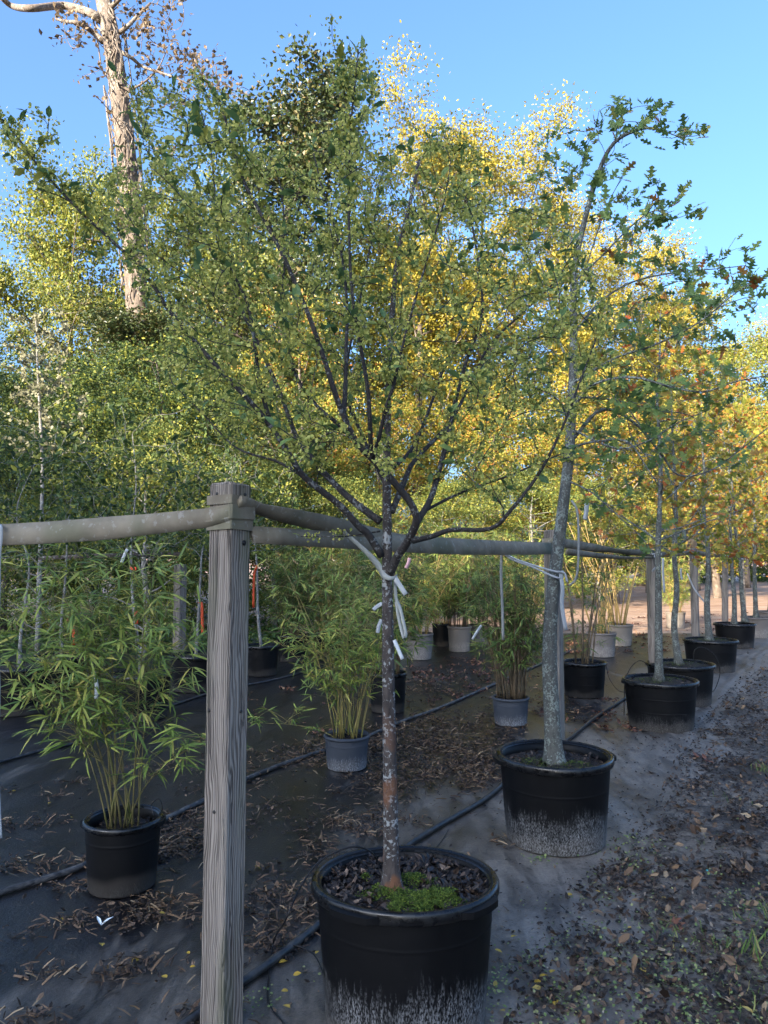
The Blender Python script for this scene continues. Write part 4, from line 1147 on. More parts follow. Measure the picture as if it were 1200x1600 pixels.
# background bamboo clumps
bp = [bamboo(80, 26, 1.5, .6, .16, 'bamboo_leaf_dense', 3800, 'brown_cane', lowest=.12, spread=.6, rc=.006, leaf_len=(.08, .15)),
      bamboo(81, 22, 1.6, .75, .16, 'bamboo_leaf', 3400, 'golden_cane', lowest=.12, spread=.7, rc=.007, leaf_len=(.08, .15))]
bu = [False, False]
far_b = [(606, 1112, 60, .38, 0, 'pot_plain', 'black pot half hidden by the speckled trunk', 'bamboo in the black pot half hidden behind the speckled trunk'),
         (458, 1033, 52, .38, 0, 'pot_plain', 'black pot behind the arching yellowing bamboo', 'dark bamboo clump behind the arching yellowing bamboo'),
         (512, 1024, 48, .36, 1, 'pot_plain', 'black pot between the yellowing bamboo and the speckled trunk', 'pale bamboo behind the yellowing bamboo'),
         (560, 1018, 46, .36, 0, 'pot_plain', 'dark pot under the far bamboo hedge near the speckled trunk', 'far bamboo clump just left of the speckled trunk'),
         (655, 1030, 44, .38, 1, 'pot_bleached', 'sunlit brown pot just right of the speckled trunk', 'far bamboo clump just right of the speckled trunk'),
         (718, 1018, 38, .40, 0, 'pot_tan', 'tan sunlit pot beyond the white tag on the bamboo', 'far bamboo in the tan sunlit pot'),
         (690, 1010, 30, .38, 1, 'pot_plain', 'narrow dark pot beside the tan sunlit pot', 'bamboo with pale canes beside the tan sunlit pot'),
         (748, 1010, 34, .36, 0, 'pot_bleached', 'brown pot hidden behind the dense bamboo clump', 'bamboo rising behind the dense clump'),
         (820, 1010, 36, .36, 1, 'pot_bleached', 'weathered pot right behind the dense bamboo clump', 'bamboo between the dense clump and the leaning oak'),
         (1056, 982, 30, .34, 1, 'pot_tan', 'small pale pot in the sun behind the third trunk', 'sunlit golden bamboo behind the third trunk')]
for k, (px, by, wpx, h, kd, mt, pl, bl) in enumerate(far_b):
    g = G(px, by); g[2] = .004; r = wpx / FPX * g[1] / 2
    _, sz = make_pot('plant_pot', g, r, h, mt, pl, soil_drop=.04, seed=90 + k, handles=False, bands=3, sides=28, chips=0)
    o_ = put(bp, bu, kd, (g[0], g[1], sz), k * 1.3, .95 + .1 * (k % 3) / 2)
    tag(o_, bl, 'bamboo', 'bamboo plants in the background row')

# saplings in the shade, left
sap = [(28, 1112, 112, .45, 'pot_plain', 'broad black pot in deep shade behind the leafy bamboo', 45, 880, 'pale sapling trunk rising behind the leafy bamboo arch'),
       (218, 1122, 96, .42, 'pot_plain', 'black pot behind the leafy bamboo with a straight grey sapling', 205, 842, 'straight grey sapling with orange flagging behind the leafy bamboo'),
       (305, 1078, 80, .40, 'pot_plain', 'bluish black pot just left of the nearest post', 318, 850, 'leaning sapling with a hanging orange ribbon left of the nearest post'),
       (408, 1055, 56, .38, 'pot_plain', 'ribbed bluish pot just right of the nearest post', 398, 850, 'thin sapling with red flagging just right of the nearest post'),
       (95, 1085, 80, .42, 'pot_plain', 'black pot hidden in the leaves of the nearest bamboo', 105, 850, 'lichened sapling trunk seen through the nearest bamboo')]
for k, (px, by, wpx, h, mt, pl, tx, ty, tlb) in enumerate(sap):
    rng = np.random.default_rng(300 + k)
    g = G(px, by); g[2] = .004; r = wpx / FPX * g[1] / 2
    _, sz = make_pot('plant_pot', g, r, h, mt, pl, soil_drop=.04, seed=120 + k, rot=k, bands=3 if k == 3 else 2, sides=36, moss=[(0, 0, r * .8, 350)])
    rt = thing('sapling_tree', (g[0], g[1], sz), tlb, 'tree')
    sk = Skel()
    top_ = P(tx, ty, g[1])
    a = np.array([g[0], g[1], sz - .02])
    q, r_ = sk.branch([a, a + (top_ - a) * .33 + rng.normal(0, .02, 3), a + (top_ - a) * .66 + rng.normal(0, .02, 3), top_, top_ + [rng.normal(0, .1), rng.normal(0, .1), .5], top_ + [rng.normal(0, .15), 0, 1.0]], .022, .003, 5)
    MB().tube(q, r_, 8).build('trunk', 'sapling_bark', rt, True)
    n = 130
    ang = rng.uniform(0, 6.283, n); zq = rng.uniform(-.1, 1.3, n); rad = .75 * np.sqrt(rng.uniform(0, 1, n))
    T = np.stack([top_[0] + rad * np.cos(ang), top_[1] + rad * np.sin(ang), top_[2] + zq], -1)
    T = T[np.argsort(np.linalg.norm(T - top_, axis=1))]
    tw = colonize(sk, T, rng, .02, .0018); tm = MB(); lp = []
    for q2, r2 in tw:
        tm.tube(q2, r2, 4, False)
        lp += [q2[int(rng.integers(len(q2) // 2, len(q2)))] + rng.normal(0, .03, 3) for _ in range(10)]
    tm.build('twigs', 'sapling_bark', rt, True, kind='stuff')
    lp = np.array(lp)
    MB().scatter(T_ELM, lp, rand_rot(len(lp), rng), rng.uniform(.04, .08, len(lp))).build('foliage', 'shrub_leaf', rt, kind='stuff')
for px, py, Yq, pts, lab in ((208, 888, 6.7, [(203, 888), (213, 889)], 'orange tape band around the straight grey sapling'),
                        (213, 960, 6.7, [(212, 955), (213, 965), (213, 975)], 'faded orange ribbon low on the straight grey sapling'),
                        (316, 950, 8.2, [(309, 942), (315, 944), (316, 970), (317, 993)], 'long orange ribbon hanging from the leaning sapling'),
                        (114, 985, 8.0, [(105, 968), (112, 972), (115, 990), (115, 1008)], 'orange ribbon hanging inside the nearest bamboo'),
                        (398, 885, 9.5, [(393, 884), (401, 885), (397, 900), (396, 950)], 'red ribbon on the sapling right of the nearest post')):
    horiz = abs(pts[0][1] - pts[-1][1]) < 4
    ribbon_thing('flagging_tape', [P(a, b_, Yq - .05) for a, b_ in pts], np.array([0, .3, 1.]) if horiz else np.array([1., .4, 0]), .03, 'flag_orange', lab, 'ribbon')
ribbon_thing('plant_tag', [P(199, 858, 6.4), P(194, 868, 6.4), P(190, 879, 6.4)], np.array([1., .2, .3]), .026, 'tag_white', 'silvery tag twirling beside the straight grey sapling', 'tag')
ribbon_thing('plant_tag', [P(146, 1050, BA_Y - .2), P(151, 1070, BA_Y - .22), P(150, 1092, BA_Y - .22)], np.array([1., .2, 0]), .016, 'tag_white', 'slim white tag hanging inside the nearest bamboo', 'tag')
ribbon_thing('plant_tag', [P(752, 977, 6.3), P(746, 986, 6.3), P(738, 999, 6.3)], np.array([1., .2, .4]), .022, 'tag_white', 'white tag sticking out left of the dense bamboo clump', 'tag')
ribbon_thing('plant_tag', [P(640, 872, 6.3), P(638, 880, 6.3), P(634, 888, 6.3)], np.array([1., .2, .4]), .03, 'flag_pink', 'bright pinkish tag right of the speckled trunk under its fork', 'tag')
# old posts of the next line, left
pl1, pl1b, pl1t = post(280, 882, 8.8, 'old timber post of the shaded line behind the leaning sapling', size=.11)
pl1.parent['group'] = 'posts of the shaded line'
o_ = MB().ribbon([P(60, 872, 9.6), P(150, 868, 9.2), P(282, 866, 8.75)], zr, .05, .02).build('shade_rail', 'dark_bark', None)
tag(o_, 'dark horizontal rail behind the bamboo on the shaded side', 'rail')

# ------------------------------------------------------------------ irrigation lines
def hose(name, px, r, mat, label, cat='pipe', z=None):
    q = smooth_path([G(*p) + [0, 0, (r if z is None else z) + .006] for p in px], 8)
    return tag(MB().tube(q, r, 10).build(name, mat, None, True), label, cat)
hose('irrigation_pipe', [(250, 1640), (330, 1580), (378, 1545), (440, 1500), (500, 1450), (560, 1392), (640, 1326), (705, 1285), (745, 1262), (775, 1240), (820, 1195), (880, 1165), (930, 1125), (985, 1088), (1040, 1046)], .0165, 'pipe_black', 'black irrigation pipe running behind the large pots of the tree row')
hose('irrigation_pipe', [(-60, 1425), (0, 1402), (135, 1357), (240, 1295), (320, 1255), (400, 1215), (490, 1182), (560, 1160), (625, 1132), (690, 1108), (760, 1077), (830, 1046), (900, 1015)], .015, 'pipe_dusty', 'dusty irrigation pipe running along the bamboo pots')
hose('irrigation_pipe', [(-60, 1216), (0, 1195), (70, 1175), (130, 1160), (250, 1112), (340, 1082), (430, 1064), (500, 1045), (580, 1028)], .013, 'pipe_black', 'thin dark pipe in the shade beyond the bamboo row')
def drip(pts, label, r=.003):
    return tag(MB().tube(smooth_path(pts, 8), r, 6).build('drip_tube', 'tube_black', None, True), label, 'tube')
drip([P(598, 1362, 2.62), P(590, 1345, 2.62), P(575, 1328, 2.6), P(545, 1324, 2.58), P(500, 1345, 2.55), P(470, 1385, 2.5), P(445, 1440, 2.42), G(428, 1490) + [0, 0, .05], G(420, 1530) + [0, 0, .012], G(420, 1570) + [0, 0, .008], G(445, 1605) + [0, 0, .008]], 'thin black drip tube arching out of the mossy pot')
drip([G(436, 1500) + [0, 0, .04], G(460, 1490) + [0, 0, .03], G(490, 1500) + [0, 0, .02], G(508, 1530) + [0, 0, .008]], 'short drip tube curving to the foot of the mossy pot')
drip([P(240, 1275, 3.4), P(237, 1258, 3.42), P(248, 1248, 3.42), P(254, 1262, 3.42), P(248, 1274, 3.42)], 'curled drip tube on the rim of the plain black pot', .002)
drip([P(1014, 1053, 6.5), P(1012, 1040, 6.5), P(1000, 1032, 6.5), P(988, 1040, 6.5), P(981, 1052, 6.4), P(976, 1072, 6.35), G(975, 1120) + [0, 0, .01]], 'wire hoop arching from the third pot', .004)
drip([P(1083, 1032, 7.6), P(1086, 1015, 7.6), P(1100, 1012, 7.6), P(1118, 1025, 7.6), P(1125, 1050, 7.6), P(1118, 1075, 7.6), G(1110, 1085) + [0, 0, .01]], 'drip tube arching between the fourth and fifth pots', .004)
drip([P(947, 1040, 7.9), P(952, 1060, 7.8), P(965, 1078, 7.7), P(977, 1082, 7.6)], 'thin tube drooping from the deep black pot', .004)
drip([G(690, 1170) + [0, 0, .006], G(720, 1172) + [0, 0, .006], G(745, 1166) + [0, 0, .006], G(752, 1156) + [0, 0, .006], G(738, 1152) + [0, 0, .006]], 'curl of thin tube lying on the fabric near the dense bamboo', .003)
drip([G(640, 1118) + [0, 0, .006], G(655, 1110) + [0, 0, .006], G(668, 1116) + [0, 0, .006]], 'short loop of tube beside the half hidden black pot', .003)
drip([G(715, 1085) + [0, 0, .006], P(728, 1050, 8.2), P(750, 1030, 8.2), P(770, 1020, 8.2)], 'thin tube climbing towards the dense bamboo clump', .003)
drip([G(678, 1330) + [0, 0, .006], G(690, 1316) + [0, 0, .006], G(702, 1298) + [0, 0, .012]], 'thin lead joined to the pipe behind the mossy pot', .002)

# ------------------------------------------------------------------ background trees
def far_tree(name, seed, H, crown0, spread, nlimb, r0, leafmat, nleaf, lsize, clump, barkmat, shape='round', lean=0.0, up=.5, keep=.5):
    """local tree: trunk with limbs (one part) and a crown of leaf-sized faces in clumps"""
    rng = np.random.default_rng(seed)
    root = bpy.data.objects.new(name, None); COL.objects.link(root)
    tm = MB()
    w = np.zeros(2); pts = []
    for k in range(8):
        pts.append([w[0], w[1], H * .93 * k / 7 - .1 * (k == 0)]); w = w + rng.normal(0, H * .009, 2) + [lean * H / 7, 0]
    q = smooth_path(pts, 4); r = np.linspace(r0, r0 * .12, len(q))
    tm.tube(q, r, 9)
    tips = []
    for k in range(nlimb):
        f = crown0 + (1 - crown0) * (k + rng.uniform(0, 1)) / nlimb * .97
        i0 = min(int(f / .93 * (len(q) - 1)), len(q) - 1)
        g = (f - crown0) / (1 - crown0)
        prof = {'round': math.sin(math.pi * (.12 + .86 * g)) ** .7, 'cone': 1.05 - .85 * g, 'vase': .45 + .6 * g - .5 * max(0, g - .75) * 2, 'column': .8 - .35 * g * g}[shape]
        a = k * 2.39996 + rng.normal(0, .35)
        L = spread * prof * rng.uniform(.65, 1.15)
        dv = np.array([math.cos(a), math.sin(a), up * rng.uniform(.4, 1.3)])
        bp_ = [q[i0]]
        for s in range(4):
            dv = dv + rng.normal(0, .16, 3) + [0, 0, .06]
            bp_.append(bp_[-1] + dv / np.linalg.norm(dv) * L / 4)
        lq = smooth_path(bp_, 3)
        rl = np.linspace(min(r[i0] * .5, r0 * .3), r0 * .03, len(lq))
        tm.tube(lq, rl, 5, False)
        for s in range(int(4 + L * 1.6)):
            b = lq[int(rng.integers(len(lq) // 3, len(lq)))]
            d2 = rng.normal(0, 1, 3); d2[2] = abs(d2[2]) * .6; d2 /= np.linalg.norm(d2)
            e = b + d2 * L * rng.uniform(.15, .42)
            tm.tube([b, b * .5 + e * .5 + rng.normal(0, .03 * L, 3), e], [r0 * .05, r0 * .035, r0 * .015], 4, False)
            tips += [e, b * .4 + e * .6]
        tips.append(lq[-1])
    tm.build('trunk', barkmat, root, True)
    tips = np.array(tips)
    tips = tips[rng.uniform(0, 1, len(tips)) < keep]
    cs = clump * rng.uniform(.55, 1.5, len(tips))
    k = rng.choice(len(tips), nleaf, p=cs ** 2 / (cs ** 2).sum())
    dv = rng.normal(0, 1, (nleaf, 3)); dv /= np.linalg.norm(dv, axis=1)[:, None]
    dv *= (rng.uniform(0, 1, nleaf) ** .45 * (1 + .35 * np.sin(dv[:, 0] * 5 + k) + .25 * np.sin(dv[:, 1] * 8 + k * 2)))[:, None]
    stray = rng.uniform(0, 1, nleaf) < .08
    dv[stray] *= rng.uniform(1.1, 1.6, stray.sum())[:, None]
    pos = tips[k] + dv * cs[k][:, None] * np.array([1.15, 1.15, .7])
    pos = pos[pos[:, 2] > .05]
    MB().scatter(T_DIAMOND, pos, rand_rot(len(pos), rng), rng.uniform(.6, 1.3, len(pos)) * lsize).build('crown', leafmat, root, kind='stuff')
    return root
KIND = {
 'gold': far_tree('golden_tree', 401, 14, .22, 3.6, 26, .20, 'gold_leaf', 36000, .10, .62, 'pale_bark', 'vase', up=1.1),
 'yg': far_tree('broadleaf_tree', 402, 12, .18, 4.0, 26, .22, 'yellowgreen_leaf', 38000, .11, .62, 'far_bark', 'round', up=.8),
 'ever': far_tree('evergreen_tree', 403, 15, .2, 3.0, 34, .24, 'evergreen_leaf', 38000, .125, .62, 'dark_bark', 'column', up=.6),
 'autumn': far_tree('autumn_tree', 404, 9, .15, 3.0, 22, .15, 'autumn_leaf', 28000, .085, .5, 'pale_bark', 'round', up=.8),
 'dark': far_tree('shade_tree', 405, 7, .06, 2.4, 26, .12, 'shrub_leaf', 36000, .07, .46, 'dark_bark', 'round', up=.5),
 'light': far_tree('understory_tree', 406, 5, .05, 1.9, 22, .08, 'shrub_leaf_light', 24000, .06, .36, 'sapling_bark', 'round', up=.6),
 'hedge': far_tree('hedge_shrub', 407, 2.2, .02, 1.9, 22, .06, 'hedge_leaf', 9000, .12, .36, 'dark_bark', 'round', up=.4),
}
KU = {k: False for k in KIND}
HTOP = {}
for k_, o_ in KIND.items():
    cr = [c_h for c_h in o_.children if c_h.name.startswith('crown')][0].data
    co = np.empty(len(cr.vertices) * 3, np.float32); cr.vertices.foreach_get('co', co)
    HTOP[k_] = float(np.percentile(co[2::3], 99.2))
def plant(kind, px, Y, top=None, H=None, label='', group=None, rz=0.0, wide=1.0):
    o = KIND[kind] if not KU[kind] else copy_tree(KIND[kind])
    KU[kind] = True
    h0 = HTOP[kind]
    b = P(px, 870, Y)
    s = (P(px, top, Y * .9)[2] if top is not None else H) / h0
    o.location = (float(b[0]), float(Y), 0); o.scale = (s * wide, s * wide, s); o.rotation_euler = (0, 0, rz)
    return tag(o, label, {'hedge': 'shrub'}.get(kind, 'tree'), group)
TG = 'trees in the woodland behind the nursery'
plant('ever', 438, 21, 40, label='tall dark evergreen with bronze-tinged leaves standing above the other trees', group=TG, rz=.5, wide=1.15)
plant('yg', 122, 27, 225, label='sunlit yellow-green tree left of the tall vine-clad trunk', group=TG, rz=1.2, wide=.8)
plant('yg', 250, 29, 250, label='yellow-green tree right behind the tall vine-clad trunk', group=TG, rz=2.6, wide=.9)
plant('yg', -30, 19, 440, label='olive tree beside the silvery lichened sapling', group=TG, rz=.2, wide=1.1)
plant('gold', 650, 24, 118, label='tallest airy golden tree with a broken bare top', group=TG, rz=.4, wide=.95)
plant('gold', 760, 26, 125, label='airy golden tree beside the tallest golden one', group=TG, rz=2.0, wide=1.0)
plant('gold', 905, 27, 245, label='golden tree behind the top of the leaning oak', group=TG, rz=3.4, wide=1.0)
plant('gold', 1015, 31, 335, label='pale golden tree right of the leaning oak', group=TG, rz=4.4, wide=1.1)
plant('yg', 1085, 33, 400, label='yellow-green tree above the third pot', group=TG, rz=5.1, wide=1.0)
plant('gold', 1165, 36, 480, label='pale airy tree above the sunlit posts', group=TG, rz=.9, wide=1.3)
plant('yg', 1235, 38, 545, label='yellow-green tree at the end of the sunlit clearing', group=TG, rz=1.9, wide=1.3)
plant('autumn', 470, 19, 430, label='orange-tinted autumn tree behind the fork of the speckled trunk', group=TG, rz=.3, wide=.9)
plant('yg', 555, 27, 300, label='yellow-green tree behind the middle of the seed-covered crown', group=TG, rz=3.3, wide=.9)
plant('yg', 350, 24, 330, label='yellow-green tree below the dark evergreen', group=TG, rz=4.0, wide=.9)
plant('autumn', 600, 20, 600, label='low orange-gold tree right behind the speckled trunk', group=TG, rz=1.3, wide=1.1)
plant('autumn', 780, 22, 590, label='low orange-gold tree behind the white-tied oak', group=TG, rz=2.3, wide=1.2)
plant('yg', 700, 30, 420, label='broad yellow-green tree filling the gap under the golden trees', group=TG, rz=.8, wide=1.0)
plant('yg', 850, 33, 480, label='broad yellow-green tree behind the leaning oak trunk', group=TG, rz=2.8, wide=1.2)
plant('autumn', 960, 24, 560, label='reddish-gold tree behind the bare oak branches', group=TG, rz=3.0, wide=1.2)
plant('autumn', 1120, 27, 590, label='orange tree beyond the moss-topped pot', group=TG, rz=4.2, wide=1.3)
plant('autumn', 1215, 24, 640, label='orange-gold tree past the end of the potted row', group=TG, rz=5.2, wide=1.2)
plant('yg', 1000, 38, 600, label='low yellow-green tree across the sunlit clearing', group=TG, rz=1.5, wide=1.6)
plant('ever', 215, 22.5, 440, label='dark evergreen mass hiding the foot of the vine-clad trunk', group=TG, rz=2.9, wide=1.5)
UG = 'understory trees on the shaded side'
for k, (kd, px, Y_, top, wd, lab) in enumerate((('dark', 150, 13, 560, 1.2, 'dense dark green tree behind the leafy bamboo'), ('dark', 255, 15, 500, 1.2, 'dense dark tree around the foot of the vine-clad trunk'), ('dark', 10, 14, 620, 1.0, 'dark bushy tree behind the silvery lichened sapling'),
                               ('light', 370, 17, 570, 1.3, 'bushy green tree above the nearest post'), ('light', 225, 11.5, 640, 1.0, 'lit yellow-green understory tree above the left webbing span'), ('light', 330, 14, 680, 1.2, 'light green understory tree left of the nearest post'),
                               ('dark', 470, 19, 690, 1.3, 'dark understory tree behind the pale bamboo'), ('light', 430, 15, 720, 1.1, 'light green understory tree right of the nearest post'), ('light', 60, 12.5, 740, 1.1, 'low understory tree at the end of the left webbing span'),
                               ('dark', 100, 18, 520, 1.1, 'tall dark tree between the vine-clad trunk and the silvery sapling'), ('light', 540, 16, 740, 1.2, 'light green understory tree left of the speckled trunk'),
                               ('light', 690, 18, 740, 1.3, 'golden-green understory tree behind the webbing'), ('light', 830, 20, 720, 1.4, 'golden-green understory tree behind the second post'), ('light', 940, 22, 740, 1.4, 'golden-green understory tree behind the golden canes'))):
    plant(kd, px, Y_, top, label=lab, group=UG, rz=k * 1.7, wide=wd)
for k, px in enumerate((590, 660, 735, 810, 885, 960, 1035, 1110, 1185)):
    plant('hedge', px, 42 + (k % 3) * 1.5, 832 + (k % 2) * 8, label=['green hedge shrub closing the clearing behind the bamboo', 'green hedge shrub behind the tan sunlit pot', 'green hedge shrub behind the dense bamboo clump', 'green hedge shrub behind the second post', 'green hedge shrub behind the deep black pot', 'green hedge shrub behind the golden canes', 'green hedge shrub behind the third trunk', 'green hedge shrub behind the fifth trunk', 'green hedge shrub behind the crooked trunk'][k], group='hedge across the clearing', rz=k * .9, wide=1.3)

# tall vine-clad trunk
VY = 25.0
vb = P(205, 870, VY); vb[2] = 0
vt = thing('tall_tree', vb, 'tall sunlit bare trunk tangled with dry vines, few leaves left', 'tree')
rng = np.random.default_rng(77)
sk = Skel()
def VP(px, py, d=0):
    return P(px, py, VY + d)
tq = [vb - [0, 0, .2], VP(216, 600), VP(212, 440), VP(204, 330), VP(195, 220), VP(184, 130), VP(174, 60), VP(162, 0), VP(152, -60), VP(140, -150)]
q, r = sk.branch(tq, .42, .25, 5)
vt_trunk = MB().tube(q, r, 14).build('trunk', 'pale_bark', vt, True)
for pts, r0, r1 in (([(160, 32), (140, 20), (100, 9), (50, 13), (20, 10), (2, -4)], .17, .09), ([(160, 64), (142, 48), (122, 36), (105, 34), (88, 30)], .12, .04), ([(186, 80), (205, 90), (225, 105), (270, 120), (310, 140)], .09, .02),
                    ([(178, 55), (195, 45), (215, 25), (235, 5)], .10, .04), ([(165, 20), (190, -5), (215, -30)], .1, .05), ([(190, 140), (215, 135), (245, 110), (260, 80)], .05, .015)):
    q, r = sk.branch([VP(a, b_, rng.normal(0, .4) * (k > 0)) for k, (a, b_) in enumerate(pts)], r0, r1, 5)
    MB().tube(q, r, 8).build('limb', 'pale_bark', vt_trunk, True)
vm = MB()
for k in range(90):                      # dry vines clinging to the trunk
    y0 = rng.uniform(-20, 420); L = rng.uniform(30, 130); off = rng.normal(0, 1)
    pts = []
    for u in np.linspace(0, 1, 7):
        py = y0 + L * u
        cx = np.interp(py, [-60, 0, 60, 130, 220, 330, 440], [152, 162, 174, 184, 195, 204, 212])
        pts.append(VP(cx + np.clip(off + rng.normal(0, .25), -1.3, 1.3) * 17, py, -.45 + abs(off) * .3 + rng.normal(0, .1)))
    vm.tube(smooth_path(pts, 2), rng.uniform(.015, .04), 4, False)
vm.build('vines', 'far_bark', vt, kind='stuff')
T = np.array([VP(rng.normal(cx, sx_), rng.normal(cy, sy_), rng.normal(0, 1)) for cx, cy, sx_, sy_, cnt in ((110, 45, 25, 25, 16), (225, 30, 25, 25, 18), (250, 60, 30, 40, 26), (290, 110, 40, 30, 26), (330, 130, 30, 25, 16), (150, 90, 12, 30, 8), (240, 190, 18, 40, 14)) for _ in range(cnt)])
T = T[np.argsort(np.linalg.norm(T - VP(170, 60), axis=1))]
tw = colonize(sk, T, rng, .2, .012)
tm = MB(); lp = []
for q2, r2 in tw:
    tm.tube(q2, r2 * 1.0, 4, False)
    lp += [q2[int(rng.integers(len(q2) // 2, len(q2)))] + rng.normal(0, .16, 3) for _ in range(9)]
tm.build('twigs', 'far_bark', vt, kind='stuff')
lp = np.array(lp)
MB().scatter(T_DIAMOND, lp, rand_rot(len(lp), rng), rng.uniform(.12, .24, len(lp))).build('foliage', 'brown_leaf', vt, kind='stuff')
# silvery lichened sapling, left
ly = 10.5
lb = P(62, 870, ly); lb[2] = 0
lt = thing('lichen_tree', lb, 'silvery bare sapling crusted with lichen at the left woodland edge', 'tree')
rng = np.random.default_rng(78)
sk = Skel()
q, r = sk.branch([lb, P(66, 760, ly), P(62, 640, ly), P(58, 560, ly), P(56, 500, ly)], .035, .008, 5)
MB().tube(q, r, 8).build('trunk', 'sapling_bark', lt, True)
T = np.array([P(rng.normal(62, 24 + (y_ - 480) * .05), y_, ly + rng.normal(0, .3)) for y_ in rng.uniform(480, 720, 130)])
T = T[np.argsort(-T[:, 2])[::-1]]
tw = colonize(sk, T, rng, .03, .004)
tm = MB(); lp = []
for q2, r2 in tw:
    tm.tube(q2, r2, 4, False)
    lp += [q2[int(rng.integers(1, len(q2)))] + rng.normal(0, .02, 3) for _ in range(14)]
tm.build('twigs', 'lichen_leaf', lt, kind='stuff')
lp = np.array(lp)
MB().scatter(T_SEED, lp, rand_rot(len(lp), rng), rng.uniform(.03, .06, len(lp))).build('lichen', 'lichen_leaf', lt, kind='stuff')

# ------------------------------------------------------------------ litter, leaves, small plants
rng = np.random.default_rng(99)
def lit(regions, rng):
    out = []
    for (px, py, sx_, sy_, ang, n) in regions:
        c0 = G(px, py)[:2]
        a = rng.normal(0, 1, (n, 2)) * [sx_, sy_]
        # clumps
        nc = max(1, n // 40); cc = rng.normal(0, 1, (nc, 2)) * [sx_, sy_]
        k = rng.integers(0, nc, n); cl = cc[k] + rng.normal(0, .05, (n, 2))
        use = rng.uniform(0, 1, n) < .65
        a[use] = cl[use]
        ca, sa = math.cos(ang), math.sin(ang)
        out.append(c0 + np.stack([a[:, 0] * ca - a[:, 1] * sa, a[:, 0] * sa + a[:, 1] * ca], -1))
    return np.vstack(out)
RA = math.radians(59)
def litter(name, mat, xy, tmpl, size, label, tilt=.6, dz=.008):
    z = ground_z(xy[:, 0], xy[:, 1]) + dz + rng.uniform(0, .008, len(xy))
    o_ = MB().scatter(tmpl, np.column_stack([xy, z]), rand_rot(len(xy), rng, tilt), rng.uniform(*size, len(xy))).build(name, mat, None, kind='stuff')
    return tag(o_, label, 'litter')
reg = [(680, 1150, .5, .28, RA, 1500), (610, 1230, .35, .16, RA, 330), (560, 1285, .2, .08, 0, 150), (720, 1190, .35, .2, RA, 700), (640, 1080, .6, .3, RA, 500), (860, 1100, .5, .3, RA, 300), (250, 1430, .22, .08, .3, 260), (200, 1520, .12, .04, .2, 70), (75, 1525, .06, .02, 0, 24), (290, 1330, .25, .12, RA, 330), (270, 1290, .25, .08, RA, 150),
       (130, 1345, .3, .06, .4, 190), (40, 1290, .35, .12, .4, 130), (440, 1190, .5, .16, RA, 330), (420, 1465, .14, .06, RA, 110), (470, 1400, .15, .1, RA, 110), (500, 1330, .2, .06, RA, 90), (820, 1180, .25, .1, RA, 120), (300, 1200, .8, .12, .5, 200), (760, 1225, .2, .1, RA, 140), (560, 1180, .3, .15, RA, 240), (65, 1595, .06, .03, 0, 40), (300, 1590, .1, .04, 0, 40), (640, 1300, .5, .4, 0, 120)]
xy = lit([(a, b_, c0, d0, e, int(n * 1.7)) for a, b_, c0, d0, e, n in reg], rng)
litter('leaf_litter', 'litter_brown', xy, T_STRAW, (.018, .068), 'drifts of dry bamboo leaves and straw on the black fabric')
litter('leaf_litter', 'litter_dark', lit([(a, b_, c0 * 1.1, d0 * 1.1, e, int(n * 1.1)) for a, b_, c0, d0, e, n in reg], rng), T_CURL, (.010, .036), 'dark rotting leaf crumbs lying among the straw drifts')
xy = lit([(720, 1050, 1.6, .6, RA, 1500), (820, 1060, .8, .5, RA, 350), (900, 1010, 1.5, .8, 0, 1200), (1000, 990, 2.2, .9, 0, 1400), (960, 1130, .5, .4, RA, 200), (920, 1120, .3, .3, RA, 100), (1060, 970, 3, 1.5, 0, 1200)], rng)
litter('leaf_litter', 'litter_red', xy, T_CURL, (.02, .06), 'reddish brown leaves scattered in the sunlit middle of the yard')
# soil track debris
n = 30000
y = rng.uniform(1.7, 12, n) ** 1.0; y = 1.75 + (y - 1.7) * rng.uniform(0, 1, n) ** .8
u = rng.uniform(0, 1, n)
x = xb(y) + (u ** 1.3) * (2.2 + .35 * y) - .12
cl = fnoise(x * 3, y * 3, 33) + rng.normal(0, .35, n)
ok = cl > -.05
litter('leaf_litter', 'litter_dark', np.column_stack([x, y])[ok], T_CURL, (.008, .04), 'dark leaf debris trodden into the sandy track', .7, .004)
cl_ = [(920, 1420), (960, 1380), (1000, 1340), (1060, 1290), (1090, 1230), (880, 1500), (900, 1560), (960, 1560), (1010, 1500), (1060, 1440), (1110, 1400), (1150, 1330), (1120, 1280), (1180, 1300), (1050, 1560), (1120, 1590), (1180, 1540), (1110, 1190), (1150, 1200), (1130, 1150), (1180, 1130), (1165, 1100), (1000, 1420), (940, 1470), (1090, 1510), (1190, 1390)]
xy = lit([(a + rng.uniform(-15, 15), b_ + rng.uniform(-15, 15), .13, .07, RA + rng.normal(0, .4), 130) for a, b_ in cl_], rng)
litter('leaf_litter', 'litter_dark', xy, T_CURL, (.008, .036), 'dark sodden leaf drifts piled along the edge of the sandy track', 1.0, .008)
n = 9000
y = 1.75 + 8 * rng.uniform(0, 1, n) ** 1.3; x = xb(y) - .1 + rng.uniform(0, 1, n) * (1.6 + .35 * y)
litter('soil_crumbs', 'soil_crumb', np.column_stack([x, y]), T_CURL, (.005, .02), 'loose soil crumbs all over the sandy track', 1.3, .0)
n = 1800
y = rng.uniform(1.8, 10, n); x = xb(y) + rng.uniform(0, 1, n) * (1.5 + .3 * y)
litter('leaf_litter', 'litter_brown', np.column_stack([x, y]), T_CURL, (.03, .075), 'larger brown leaves scattered over the sandy track', .7, .006)
